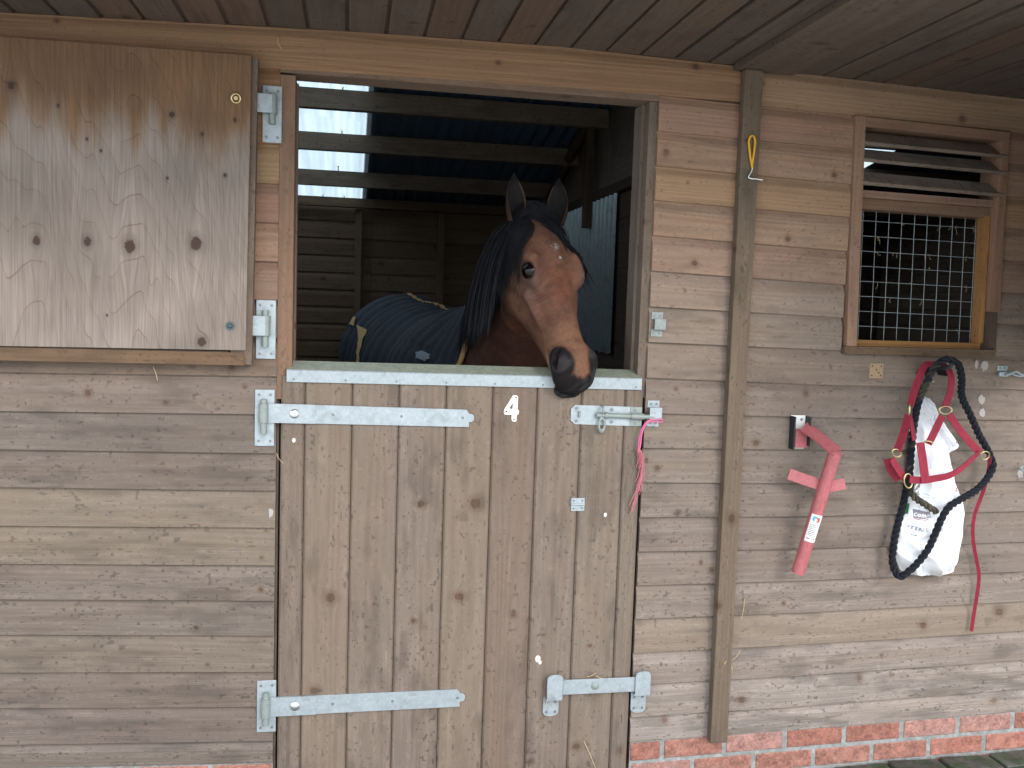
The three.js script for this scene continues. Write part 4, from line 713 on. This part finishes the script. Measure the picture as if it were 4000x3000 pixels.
  for (let k = 0; k < 1250; k++) {
    const t = Math.pow(R0(), .9), p = crest.getPoint(t).add(V3(rr(-.02, .02), rr(-.01, .012), rr(-.01, .01))), pts = [p.clone()], L = mix(.50, .34, t) * rr(.6, 1.12), n = 9, d = outw.clone().multiplyScalar(rr(.5, .9)).add(V3(rr(-.1, .1), .25, rr(-.05, .25))).normalize(), lift = rr(.004, .028);
    for (let i = 0; i < n; i++) { d.add(V3(rr(-.02, .02), -.42, rr(-.02, .05))).normalize(); p.addScaledVector(d, L / n); for (let q = 0; q < 3; q++) { const s = neckSDF(p.x, p.y, p.z); if (s < lift) { const e = .01, g = V3(neckSDF(p.x + e, p.y, p.z) - s, neckSDF(p.x, p.y + e, p.z) - s, neckSDF(p.x, p.y, p.z + e) - s).normalize(); p.addScaledVector(g, lift - s); } } pts.push(p.clone()); }
    mn.push({ pts, w: rr(.0014, .0030) });
  }
  strandSet(mn, 'mane', [.0065, .0080, .0115], .7);

  // ---- rug: shell over trunk and neck base, quilted in arcs
  const ax = new THREE.CatmullRomCurve3([V3(1.39, 1.22, -.80), V3(1.305, 1.22, -1.2), V3(1.165, 1.22, -1.7), V3(1.065, 1.25, -2.05), V3(1.03, 1.20, -2.42)]);
  const torso = (x, y, z) => smin(trunkSDF(x, y, z), neckSDF(x, y, z), .1);
  const NS = 190, NA = 72, rp = [], grid = [];
  for (let i = 0; i <= NS; i++) {
    const s = i / NS, c = ax.getPoint(s), tg = ax.getTangent(s), sideV = V3(0, 1, 0).cross(tg).normalize(), up = tg.clone().cross(sideV).normalize(); grid.push([]);
    for (let j = 0; j <= NA; j++) {
      const th = (j / NA * 2 - 1) * 2.25, dir = up.clone().multiplyScalar(Math.cos(th)).addScaledVector(sideV, Math.sin(th)); let r = 0.0; const q = V3();
      for (let k = 0; k < 40; k++) { q.copy(c).addScaledVector(dir, r); const d = torso(q.x, q.y, q.z); if (d > -.0008) break; r += Math.max(.002, -d * .9); }
      if (s > .93) r *= Math.sqrt(Math.max(0.02, 1 - Math.pow((s - .93) / .072, 2) * .55));
      if (Math.abs(th) > 1.6) r = Math.max(r, .30 / Math.sin(Math.abs(th)) * .98);
      const quilt = .011 * Math.pow(Math.abs(Math.sin(s * 24 * Math.PI + .35 * Math.sin(th * 2))), .6), wr = .008 * (fbm(s * 14, th * 2.2 + 7) - .5);
      const seam = -.010 * Math.exp(-Math.pow((Math.abs(th) - .98 - .1 * s) / .014, 2));
      q.copy(c).addScaledVector(dir, r + .016 + quilt + wr + seam); grid[i].push(q.clone());
    }
  }
  const uv = [], idx = []; for (let i = 0; i <= NS; i++) for (let j = 0; j <= NA; j++) { const q = grid[i][j]; rp.push(q.x, q.y, q.z); uv.push(i / NS * 6, j / NA * 6); if (i && j) { const a = (i - 1) * (NA + 1) + j - 1, b = a + NA + 1; idx.push(a, b, a + 1, b, b + 1, a + 1); } }
  const fab = noiseTex(256, (u, v) => { const a = fbm(u * 20, v * 20), b = vn(u * 100, v * 100), L = .9 + .5 * (a - .5) + .3 * (b - .5); return [29 * L, 37 * L, 50 * L]; });
  const rug = part('rug', custom(rp, uv, idx), new THREE.MeshStandardMaterial({ map: fab, color: '#ffffff', roughness: .85, side: THREE.DoubleSide }), horse, 'navy quilted stable rug with tan binding');
  const tanM = new THREE.MeshStandardMaterial({ color: '#b08d5c', roughness: .85 });
  part('binding', tube(grid[0].map(q => q.clone()), .011, 140, 8), tanM, rug);
  part('binding', tube(grid[NS].map(q => q.clone()), .009, 120, 6), tanM, rug);
  { const m = NA / 2, pos = [], u2 = [], id = []; for (let i = 8; i <= NS - 12; i++) { const a = grid[i][m + 1], b = grid[i][m - 1]; for (const [q, k] of [[a, .35], [b, .35]]) { const c = grid[i][m].clone().lerp(q, .55); c.y += .006; pos.push(c.x, c.y, c.z); u2.push(0, i * .1); } if (i > 8) { const k = pos.length / 3 - 4; id.push(k, k + 2, k + 1, k + 1, k + 2, k + 3); } } const g = custom(pos, u2, id); part('spine_tape', g, new THREE.MeshStandardMaterial({ color: '#b08d5c', roughness: .85, side: THREE.DoubleSide }), rug); }
  const patch = (fi, j0, j1, mat, name, lift) => { const pos = [], u2 = [], id = []; let k = 0; const rows = 10; for (let r = 0; r <= rows; r++) { const j = mix(j0, j1, r / rows), [i0, i1] = fi(r / rows); for (let s = 0; s <= 4; s++) { const i = mix(i0, i1, s / 4), ia = Math.floor(i), ja = Math.floor(j), q = grid[ia][ja].clone().lerp(grid[Math.min(NS, ia + 1)][ja], i - ia), q2 = grid[ia][Math.min(NA, ja + 1)].clone().lerp(grid[Math.min(NS, ia + 1)][Math.min(NA, ja + 1)], i - ia); q.lerp(q2, j - ja); const c = ax.getPoint(i / NS); q.add(q.clone().sub(c).normalize().multiplyScalar(lift)); pos.push(q.x, q.y, q.z); u2.push(s / 4, r / rows); if (r && s) { const a = (r - 1) * 5 + s - 1; id.push(a, a + 5, a + 1, a + 1, a + 5, a + 6); } } } part(name, custom(pos, u2, id), mat, rug); };
  const td = new THREE.MeshStandardMaterial({ color: '#ab8a5c', roughness: .85, side: THREE.DoubleSide });
  patch(t => [mix(113, 88, t), mix(131, 92, t)], 51, 60, td, 'dart_panel', .008);
  patch(t => [mix(137, 134, t), mix(143, 141, t)], 49.5, 51.5, td, 'dart_panel', .008);
  patch(t => [27.5 + 1.5 * Math.sin(t * 9), 38 - 1.5 * Math.cos(t * 7)], 52.2, 54.2, new THREE.MeshStandardMaterial({ color: '#7d838b', roughness: .95, side: THREE.DoubleSide }), 'frayed_patch', .007);
}

// ================================================================ things hanging on the wall
function ribbon(pts, w, th, nrm, seg = 24, twist = 0) { // flat strap along a path; nrm = direction its face looks
  const c = new THREE.CatmullRomCurve3(pts, false, 'centripetal'), pos = [], uv = [], idx = []; let L = 0, prev = null;
  for (let i = 0; i <= seg; i++) {
    const t = i / seg, p = c.getPoint(t), d = c.getTangent(t), N = (Array.isArray(nrm) ? nrm[0].clone().lerp(nrm[1], t) : nrm.clone()).normalize(), s = d.clone().cross(N).normalize(), n = s.clone().cross(d).normalize(); if (prev) L += p.distanceTo(prev); prev = p.clone();
    for (const [a, b] of [[-1, 1], [1, 1], [1, -1], [-1, -1]]) { const q = p.clone().addScaledVector(s, a * w / 2).addScaledVector(n, b * th / 2); pos.push(q.x, q.y, q.z); uv.push((a + 1) * w * 4, L * 4); }
    if (i) { const k = 4 * i; for (let e = 0; e < 4; e++) { const A = k - 4 + e, B = k - 4 + (e + 1) % 4; idx.push(A, B, A + 4, B, B + 4, A + 4); } }
  }
  idx.push(0, 2, 1, 0, 3, 2); const k = 4 * seg; idx.push(k, k + 1, k + 2, k, k + 2, k + 3);
  const g = custom(pos, uv, idx).toNonIndexed(); g.computeVertexNormals(); return g;
}
// ---- round bridle hook
{
  const t = thing('tack_hook', 'dark round tack hook on the wall holding the red head collar', 'hook');
  const mt = new THREE.MeshStandardMaterial({ color: '#3c4248', roughness: .55, metalness: .3 });
  const s = new THREE.Shape(); s.absarc(0, 0, .042, 0, 6.2832); const h = new THREE.Path(); h.absarc(-.004, .006, .020, 0, 6.2832); s.holes.push(h);
  const g = new THREE.ExtrudeGeometry(s, { depth: .004, bevelEnabled: false, curveSegments: 28 }); g.translate(2.728, 1.392, .002);
  const tail = box(2.711, 2.727, 1.296, 1.356, .002, .006); part('plate', merge([g, tail]), mt, t);
  part('arm', tube([V3(2.731, 1.424, .004), V3(2.733, 1.432, .04), V3(2.735, 1.426, .085), V3(2.737, 1.43, .11), V3(2.737, 1.446, .125)], .006, 24, 8), mt, t);
  const sd = new THREE.Shape(); sd.absarc(0, 0, .048, .25, Math.PI - .25); sd.absarc(0, 0, .041, Math.PI - .25, .25, true); part('saddle_arch', new THREE.ExtrudeGeometry(sd, { depth: .075, bevelEnabled: false, curveSegments: 20 }).translate(2.733, 1.386, .004), new THREE.MeshStandardMaterial({ color: '#17191b', roughness: .5 }), t);
  for (const a of [-.6, 3.6, 1.57]) part('screw', new THREE.SphereGeometry(.0045, 8, 6).translate(2.728 + Math.cos(a) * .032, 1.392 + Math.sin(a) * .032, .006), M.steel, t);
}
// ---- white plastic sack
{
  const N = 512, cv = document.createElement('canvas'); cv.width = N; cv.height = 1024; const c = cv.getContext('2d');
  c.fillStyle = '#f1f3f6'; c.fillRect(0, 0, N, 1024);
  // u: 2.62..2.94 m over 512 px, v: 1.33..0.67 m over 1024 px
  const X = x => (x - 2.62) / .32 * N, Y = y => (1.335 - y) / .67 * 1024;
  const text = (s, x, y, px, col, rot = 0, font = 'bold', sk = 0) => { c.save(); c.translate(X(x), Y(y)); c.rotate(rot); c.transform(1, 0, sk, 1, 0, 0); c.font = `${font} ${px}px sans-serif`; c.fillStyle = col; c.fillText(s, 0, 0); c.restore(); };
  c.save(); c.translate(X(2.686), Y(.913)); c.rotate(.05); c.fillStyle = '#857f8b'; c.beginPath(); c.moveTo(0, -34); c.lineTo(92, -24); c.lineTo(118, 8); c.lineTo(8, 14); c.closePath(); c.fill(); c.fillStyle = '#eceef4'; c.font = 'italic bold 27px sans-serif'; c.fillText('Compact', 6, 4); c.fillStyle = '#b86a74'; c.fillRect(12, 15, 84, 4); c.restore();
  text('OPTIMUS', 2.664, .866, 25, '#8c8ca0', .10); c.fillStyle = '#8b96a2'; c.fillRect(X(2.684), Y(.846), 26, 6);
  text('Soft', 2.893, .925, 30, '#9aa6bc', .1, 'italic'); text('▬▬', 2.895, .908, 12, '#c3c9d3', .05);
  c.fillStyle = '#3c7a45'; c.beginPath(); c.moveTo(X(2.662), Y(.945)); c.lineTo(X(2.682), Y(.952)); c.lineTo(X(2.677), Y(.915)); c.lineTo(X(2.660), Y(.912)); c.fill();
  c.strokeStyle = '#8fb6b4'; c.lineWidth = 3; c.beginPath(); c.moveTo(X(2.69), Y(.985)); c.quadraticCurveTo(X(2.72), Y(1.0), X(2.755), Y(.972)); c.stroke(); c.lineWidth = 2; c.beginPath(); for (let k = 0; k < 14; k++) c.lineTo(X(2.70) + k * 6, Y(.979) + (k % 2 ? -4 : 3) + k * .7); c.stroke();
  text('‡', 2.852, .992, 34, '#c4405c'); c.fillStyle = '#3b3f46'; c.fillRect(X(2.845), Y(1.164), 22, 5); c.fillRect(X(2.826), Y(1.128), 18, 4); c.fillRect(X(2.728), Y(1.308), 14, 6); text('▪ ▪', 2.878, .838, 16, '#a5abb5', .5);
  const tex = new THREE.CanvasTexture(cv); tex.colorSpace = THREE.SRGBColorSpace;
  const yl = [.690, .70, .713, .779, .844, .909, 1.022, 1.10, 1.171, 1.215, 1.243, 1.252, 1.258, 1.30, 1.314, 1.322], xl = [2.745, 2.695, 2.672, 2.641, 2.645, 2.662, 2.681, 2.676, 2.674, 2.672, 2.673, 2.68, 2.694, 2.689, 2.690, 2.703];
  const yr = [.690, .70, .76, .83, .912, .97, 1.027, 1.09, 1.129, 1.142, 1.151, 1.18, 1.215, 1.268, 1.299, 1.322], xr = [2.845, 2.884, 2.896, 2.907, 2.909, 2.888, 2.861, 2.842, 2.830, 2.862, 2.868, 2.846, 2.815, 2.776, 2.758, 2.722];
  const NY = 120, NX = 44, pos = [], uv = [], idx = [];
  for (let side = 0; side < 2; side++) for (let j = 0; j <= NY; j++) { const y = mix(.690, 1.322, j / NY), a = interp(yl, xl, y), b = interp(yr, xr, y);
    for (let i = 0; i <= NX; i++) { const s = i / NX, x = mix(a, b, s), e = Math.pow(Math.max(0, Math.sin(s * Math.PI)), .55), low = sst(1.25, .85, y), bot = sst(.69, .74, y);
      // folds run up to the tied neck
      const fx = (s - .5) * (0.6 + 1.1 * (y - .69)), fold = Math.abs(((fx * 5.2 + .55 * vn(fx * 5, y * 5) + .9 * vn(s * 2 + 3, y * 6)) % 1 + 1) % 1 - .5) * 2, f2 = fbm(s * 7 + y * 6, y * 15), dg = Math.abs(((s * 1.6 + y * 7.5 + 1.3 * vn(s * 3, y * 8)) % 1 + 1) % 1 - .5) * 2;
      let z = side ? .008 + .004 * f2 : .010 + e * (.020 + .042 * low * bot + .036 * (fold - .5) * (1 - .45 * low) + .032 * (dg - .5) * low + .030 * (f2 - .5));
      if (i === 0 || i === NX || j === 0 || j === NY) z = .012 + .004 * f2; z = Math.max(z, side ? .003 : .012);
      pos.push(x, y, z); uv.push((x - 2.62) / .32, 1 - (1.335 - y) / .67); } }
  const st = NX + 1, L = (NY + 1) * st; for (let side = 0; side < 2; side++) for (let j = 0; j < NY; j++) for (let i = 0; i < NX; i++) { const a = side * L + j * st + i; side ? idx.push(a, a + st, a + 1, a + 1, a + st, a + st + 1) : idx.push(a, a + 1, a + st, a + 1, a + st + 1, a + st); }
  const edge = []; for (let i = 0; i < NX; i++) edge.push([i, i + 1], [NY * st + i + 1, NY * st + i]); for (let j = 0; j < NY; j++) edge.push([(j + 1) * st, j * st], [j * st + NX, (j + 1) * st + NX]); for (const [a, b] of edge) idx.push(a, a + L, b, b, a + L, b + L);
  const m = part('plastic_sack', custom(pos, uv, idx), new THREE.MeshPhysicalMaterial({ map: tex, roughness: .38, side: THREE.DoubleSide }), scene); m.userData = { label: 'crumpled white plastic feed sack hanging under the tack hook', category: 'sack', kind: 'thing' };
}
// ---- black lead rope, three strands laid together
{
  const P = [[2.754, .932, .075], [2.705, .959, .080], [2.653, .992, .085], [2.637, 1.04, .085], [2.638, 1.109, .08], [2.643, 1.183, .075], [2.650, 1.247, .07], [2.650, 1.315, .085], [2.661, 1.383, .105], [2.681, 1.431, .112], [2.723, 1.456, .112], [2.765, 1.442, .110], [2.795, 1.396, .095], [2.827, 1.328, .062], [2.868, 1.265, .058], [2.910, 1.196, .055], [2.951, 1.137, .055], [2.973, 1.088, .056], [2.953, 1.050, .062], [2.908, 1.012, .075], [2.839, .980, .088], [2.788, .953, .094], [2.762, .916, .096], [2.742, .862, .094], [2.723, .808, .09], [2.697, .765, .085], [2.665, .727, .078], [2.638, .705, .066], [2.622, .740, .048], [2.624, .809, .042], [2.634, .874, .040], [2.649, .943, .040], [2.659, 1.013, .040], [2.665, 1.075, .038]];
  const cv = new THREE.CatmullRomCurve3(P.map(p => V3(...p)), false, 'centripetal'), len = cv.getLength(), seg = 560, fr = cv.computeFrenetFrames(seg, false);
  // carry one side vector along so that the lay of the rope stays even
  const rope = thing('lead_rope', 'thick black twisted lead rope looped over the tack hook', 'rope');
  const rm = new THREE.MeshPhysicalMaterial({ vertexColors: true, roughness: .85, specularIntensity: .4 });
  let sv = V3(0, 0, 1); const frames = []; for (let i = 0; i <= seg; i++) { const d = cv.getTangentAt(i / seg); sv = sv.addScaledVector(d, -sv.dot(d)).normalize(); frames.push([cv.getPointAt(i / seg), sv.clone(), d.clone().cross(sv)]); }
  for (let k = 0; k < 3; k++) {
    const pos = [], col = [], idx = [], uv = []; for (let i = 0; i <= seg; i++) { const [p, a, b] = frames[i], an = i / seg * len / .062 * 6.2832 + k * 2.0944, c = p.clone().addScaledVector(a, .0061 * Math.cos(an)).addScaledVector(b, .0061 * Math.sin(an)), s = i / seg * len, mud = sst(.22, .1, s) * .4 + .45 * sst(.75, .4, s) * sst(.5, .62, fbm(s * 30, k * 5 + 2));
      for (let q = 0; q < 7; q++) { const t = q / 7 * 6.2832; const r = .0065 + .0006 * vn(i * .9, q * 3 + k * 11); const v = c.clone().addScaledVector(a, r * Math.cos(t)).addScaledVector(b, r * Math.sin(t)); pos.push(v.x, v.y, v.z); uv.push(q / 7, s * 10); const n = .7 + .6 * vn(i * 1.3, q * 2 + k * 9); col.push(mix(.013, .10, mud) * n, mix(.015, .085, mud) * n, mix(.021, .055, mud) * n); if (i) { const A = (i - 1) * 7 + q, B = (i - 1) * 7 + (q + 1) % 7; idx.push(A, B, A + 7, B, B + 7, A + 7); } } }
    const g = custom(pos, uv, idx); g.setAttribute('color', new THREE.Float32BufferAttribute(col, 3)); part('strand', g, rm, rope);
  }
  part('clip', merge([torus(V3(2.652, 1.022, .105), .011, .003, .3, .4, 0, 1, 1.5), cyl(V3(2.655, 1.03, .09), V3(2.657, 1.075, .05), .008, 8)]), M.steel, rope);
}
// ---- red head collar
{
  const t = thing('head_collar', 'red webbing head collar with brass rings hanging in front of sack', 'head collar'), F = V3(0, 0, 1), w = .027, th = .0032;
  const S = (name, pts, n = F, ww = w) => part(name, ribbon(pts.map(p => V3(...p)), ww, th, n), M.webbing, t);
  S('crown_strap', [[2.752, 1.292, .082], [2.764, 1.340, .084], [2.764, 1.385, .088], [2.756, 1.420, .080], [2.733, 1.439, .072], [2.705, 1.439, .07]], [V3(0, 0, 1), V3(0, .9, .5)], .024);
  S('crown_strap', [[2.702, 1.439, .07], [2.672, 1.434, .074], [2.645, 1.392, .086], [2.630, 1.345, .086], [2.619, 1.298, .086]], [V3(-.2, .8, .6), V3(-.9, .1, .45)], .024);
  S('cheek_strap', [[2.615, 1.268, .086], [2.598, 1.205, .09], [2.576, 1.145, .095]], V3(-.85, 0, .5), .026);
  S('strap_end', [[2.618, 1.262, .090], [2.626, 1.225, .094], [2.634, 1.182, .098]], V3(.5, 0, .9), .022);
  S('lower_strap', [[2.558, 1.118, .096], [2.580, 1.085, .10], [2.606, 1.052, .105]], V3(.3, .2, 1), .026);
  S('lower_strap', [[2.552, 1.115, .080], [2.570, 1.075, .078], [2.598, 1.045, .085]], V3(-.6, -.2, .7), .026);
  S('nose_band', [[2.618, 1.052, .112], [2.66, 1.050, .118], [2.71, 1.057, .120], [2.76, 1.066, .118], [2.81, 1.090, .112], [2.85, 1.118, .104], [2.884, 1.141, .096]], [V3(0, 0, 1), V3(.1, -.5, .8)], .024);
  S('throat_strap', [[2.650, 1.176, .108], [2.655, 1.13, .118], [2.662, 1.085, .122], [2.670, 1.044, .1225]], F, .029);
  S('throat_strap', [[2.735, 1.265, .094], [2.715, 1.228, .098], [2.695, 1.190, .102], [2.682, 1.172, .106]], V3(-.35, -.2, .9), .024);
  S('cheek_strap', [[2.888, 1.142, .094], [2.855, 1.168, .096], [2.822, 1.199, .096], [2.79, 1.234, .094], [2.763, 1.270, .09]], F, .025);
  S('chin_strap', [[2.940, 1.126, .075], [2.962, 1.09, .052], [2.966, 1.040, .040], [2.958, .984, .034], [2.944, .934, .030], [2.937, .879, .026], [2.946, .807, .024], [2.967, .740, .022], [2.981, .684, .022], [2.981, .628, .02], [2.977, .566, .018], [2.972, .482, .016]], [V3(-.8, 0, .6), V3(-.6, 0, .8)], .012);
  const ring = (c, R, rx, ry, rz, sx = 1, sy = 1) => part('ring', torus(V3(...c), R, .0026, rx, ry, rz, sx, sy), M.brass, t);
  ring([2.617, 1.283, .086], .012, 0, .9, 0, 1, 1.6); ring([2.574, 1.138, .096], .015, .2, .2, -.5, 1.35, .8); ring([2.616, 1.046, .108], .021, .15, .2, .5, .85, 1.25); ring([2.750, 1.284, .088], .018, .2, 0, -.1, 1.3, .75); ring([2.912, 1.130, .090], .018, .3, .3, -.45, 1.2, .8); ring([2.683, 1.176, .107], .010, .9, 0, -.3, 1.3, .7);
}
// ---- folding saddle rack
{
  const t = thing('saddle_rack', 'red metal folding saddle rack hanging down beside the batten', 'saddle rack');
  const br = part('wall_bracket', merge([box(2.235, 2.287, 1.137, 1.250, .0008, .0035)]), M.white, t);
  part('bracket_side', box(2.2325, 2.2375, 1.137, 1.248, .0008, .034), M.blackMetal, br); part('bracket_side', box(2.288, 2.293, 1.150, 1.248, .0008, .034), M.blackMetal, br);
  for (const x of [2.249, 2.273]) part('screw', new THREE.CylinderGeometry(.0042, .0042, .002, 10).rotateX(Math.PI / 2).translate(x, 1.236, .0045), M.screw, br);
  const tg = rbox(2.246, 2.290, 1.142, 1.206, .0165, .0205, .0018); planarUV(tg, 'x', 'y', 3); part('tongue', tg, M.red, t);
  // bent arm from the bracket out to the tube
  const arm = ribbon([V3(2.268, 1.216, .030), V3(2.295, 1.196, .052), V3(2.325, 1.166, .082), V3(2.352, 1.140, .108)], .046, .007, V3(0, .7, .7), 10); part('arm', arm, M.red, t);
  const a = V3(2.348, 1.142, .100), b = V3(2.262, .724, .062); const tb = new THREE.CylinderGeometry(.0215, .0215, a.distanceTo(b), 20, 1, false); tb.applyQuaternion(new THREE.Quaternion().setFromUnitVectors(V3(0, 1, 0), a.clone().sub(b).normalize())); tb.translate((a.x + b.x) / 2, (a.y + b.y) / 2, (a.z + b.z) / 2); part('tube', tb, M.red, t);
  part('collar', torus(V3(2.349, 1.139, .100), .021, .0035, Math.PI / 2 - .1, 0, -.2), M.red, t);
  // two wings that carry the saddle
  const wing = (pts, z0, z1) => { const g = ribbon(pts.map(p => V3(...p)), .037, .006, V3(0, .15, 1), 6); part('wing', g, M.red, t); };
  wing([[2.330, 1.022, .082], [2.292, 1.034, .074], [2.250, 1.047, .064], [2.212, 1.059, .054]]); wing([[2.322, 1.016, .082], [2.350, 1.022, .080], [2.380, 1.027, .078], [2.404, 1.031, .076]]);
  // maker's sticker wrapped on the tube
  const cv = document.createElement('canvas'); cv.width = 128; cv.height = 256; const c = cv.getContext('2d'); c.fillStyle = '#d9dad4'; c.fillRect(0, 0, 128, 256); c.fillStyle = '#5aa6b8'; c.beginPath(); c.arc(46, 40, 26, 0, 7); c.fill(); c.fillStyle = '#c84a4a'; c.beginPath(); c.arc(76, 46, 24, 0, 7); c.fill(); c.fillStyle = '#d9dad4'; c.beginPath(); c.arc(58, 50, 14, 0, 7); c.fill();
  c.fillStyle = '#6d7478'; c.font = '15px sans-serif'; for (let k = 0; k < 7; k++) c.fillRect(18, 96 + k * 16, 60 + ((k * 37) % 34), 6); c.fillStyle = '#b0555a'; c.fillRect(16, 222, 30, 10); c.fillRect(84, 218, 20, 12);
  const tx = new THREE.CanvasTexture(cv); tx.colorSpace = THREE.SRGBColorSpace;
  const dir = a.clone().sub(b).normalize(), ctr = b.clone().addScaledVector(dir, .165), sk = new THREE.CylinderGeometry(.0219, .0219, .095, 16, 1, true, -1.15, 1.95); sk.applyQuaternion(new THREE.Quaternion().setFromUnitVectors(V3(0, 1, 0), dir)); sk.translate(ctr.x, ctr.y, ctr.z); part('sticker', sk, new THREE.MeshStandardMaterial({ map: tx, roughness: .6, side: THREE.DoubleSide }), t);
}
// ---- hoof pick
{
  const t = thing('hoof_pick', 'yellow handled hoof pick hanging on the batten', 'hoof pick'), z = .041;
  part('handle', tube([V3(2.029, 2.050, z), V3(2.026, 2.062, z), V3(2.020, 2.085, z), V3(2.014, 2.118, z), V3(2.012, 2.136, z), V3(2.0165, 2.149, z), V3(2.0225, 2.152, z), V3(2.0285, 2.149, z), V3(2.033, 2.136, z), V3(2.0325, 2.115, z), V3(2.030, 2.085, z), V3(2.0275, 2.060, z)], .0040, 60, 8), M.yellowPaint, t);
  part('pick', tube([V3(2.028, 2.062, z), V3(2.028, 2.046, z), V3(2.023, 2.034, z), V3(2.0175, 2.022, z), V3(2.024, 2.0175, z + .002), V3(2.042, 2.0165, z + .006), V3(2.0615, 2.014, z + .010)], .0029, 40, 8), M.steel, t);
  part('nail', cyl(V3(2.0225, 2.145, .034), V3(2.0225, 2.1475, .047), .0016, 6), M.screw, t);
}
// ---- twine on the bolt
{
  const t = thing('baler_twine', 'frayed pink twine tied round the bolt keep', 'twine');
  part('loop', merge([tube([V3(1.731, 1.2325, .029), V3(1.75, 1.2335, .031), V3(1.770, 1.2345, .030), V3(1.7745, 1.231, .024), V3(1.770, 1.226, .029), V3(1.75, 1.2265, .031), V3(1.728, 1.229, .030)], .0022, 40, 6), tube([V3(1.731, 1.233, .030), V3(1.718, 1.226, .032), V3(1.706, 1.208, .030), V3(1.699, 1.18, .026), V3(1.697, 1.15, .024), V3(1.697, 1.125, .023)], .0026, 30, 6), tube([V3(1.728, 1.229, .032), V3(1.712, 1.215, .035), V3(1.703, 1.185, .03), V3(1.701, 1.15, .028), V3(1.698, 1.125, .025)], .0028, 30, 6)]), M.pink, t);
  const fr = []; for (let k = 0; k < 34; k++) { let p = V3(1.697 + rr(-.006, .006), 1.13 + rr(-.008, .006), .024 + rr(-.004, .006)); const L = k < 18 ? rr(.03, .06) : rr(.08, .205), n = 9, pts = [p.clone()], ph = rr(0, 6), out = rr(-.012, .012); for (let i = 1; i <= n; i++) { const s = i / n; pts.push(V3(p.x + out * s + .012 * Math.sin(s * L * 22 + ph * .2) + (L > .12 ? .010 * s : 0) + (s > .8 && L > .17 ? -.012 * (s - .8) * 5 : 0), p.y - L * s, p.z + rr(-.002, .002) - .006 * s)); } fr.push(tube(pts, rr(.0008, .0015), 16, 5)); }
  part('frayed_ends', merge(fr), M.pinkFray, t);
}
// ---- hooks by the right edge
{
  const t = thing('cabin_hook', 'galvanised cabin hook and bracket on wall under window corner', 'hook');
  const b = part('bracket', merge([plateGeo(3.003, 3.043, 1.414, 1.434, .0006, .0040), plateGeo(3.003, 3.040, 1.396, 1.4135, .004, .016)]), M.galv, t);
  for (const x of [3.013, 3.031]) screwAt(b, x, 1.426, .0046, .0038);
  part('hook_rod', merge([tube([V3(3.024, 1.403, .018), V3(3.04, 1.407, .024), V3(3.058, 1.416, .026), V3(3.075, 1.408, .026), V3(3.10, 1.402, .026), V3(3.20, 1.399, .026), V3(3.32, 1.397, .026)], .0042, 50, 8), tube([V3(3.044, 1.414, .012), V3(3.056, 1.404, .022), V3(3.072, 1.400, .026), V3(3.09, 1.401, .026)], .0034, 20, 8)]), M.galv, t);
  const t2 = thing('wire_hook', 'small bent metal hook low on wall at right edge', 'hook');
  part('shank', tube([V3(3.150, 1.052, .001), V3(3.148, 1.052, .02), V3(3.136, 1.054, .03), V3(3.122, 1.062, .034), V3(3.112, 1.068, .030), V3(3.108, 1.072, .022), V3(3.114, 1.077, .02), V3(3.128, 1.078, .02)], .0038, 40, 8), M.galvDull, t2); part('base', new THREE.CylinderGeometry(.008, .008, .003, 10).rotateX(Math.PI / 2).translate(3.150, 1.052, .0016), M.galvDull, t2);
}
// ---- loose straw caught on the front
{
  const L = []; for (const [x, y, z, dx, dy] of [[0.20, 1.372, .006, .012, -.04], [0.556, 1.115, .012, .02, -.03], [1.558, 0.15, .009, .05, -.11], [2.055, 0.41, .006, .02, -.05], [2.045, 0.43, .03, -.02, -.04], [2.06, 0.40, .006, .04, .04], [0.545, 2.34, .006, .012, -.03], [0.47, 1.95, .03, .004, -.05], [2.105, .62, .004, -.008, -.07], [1.56, 0.372, .012, .03, .012], [1.59, .374, .012, .03, -.01], [1.43, .34, .03, -.012, -.06]]) L.push(tube([V3(x, y, z), V3(x + dx * .5 + rr(-.004, .004), y + dy * .5, z + .004), V3(x + dx, y + dy, z)], .0009, 10, 5));
  const m = part('straw', merge(L), new THREE.MeshStandardMaterial({ color: '#c9b387', roughness: .9 }), scene); m.userData = { label: 'loose straw caught on boards and hinges', category: 'straw', kind: 'stuff' };
}

scene.traverse(o => { if (o.isMesh) { o.castShadow = true; o.receiveShadow = true; } });
renderer.render(scene, camera);
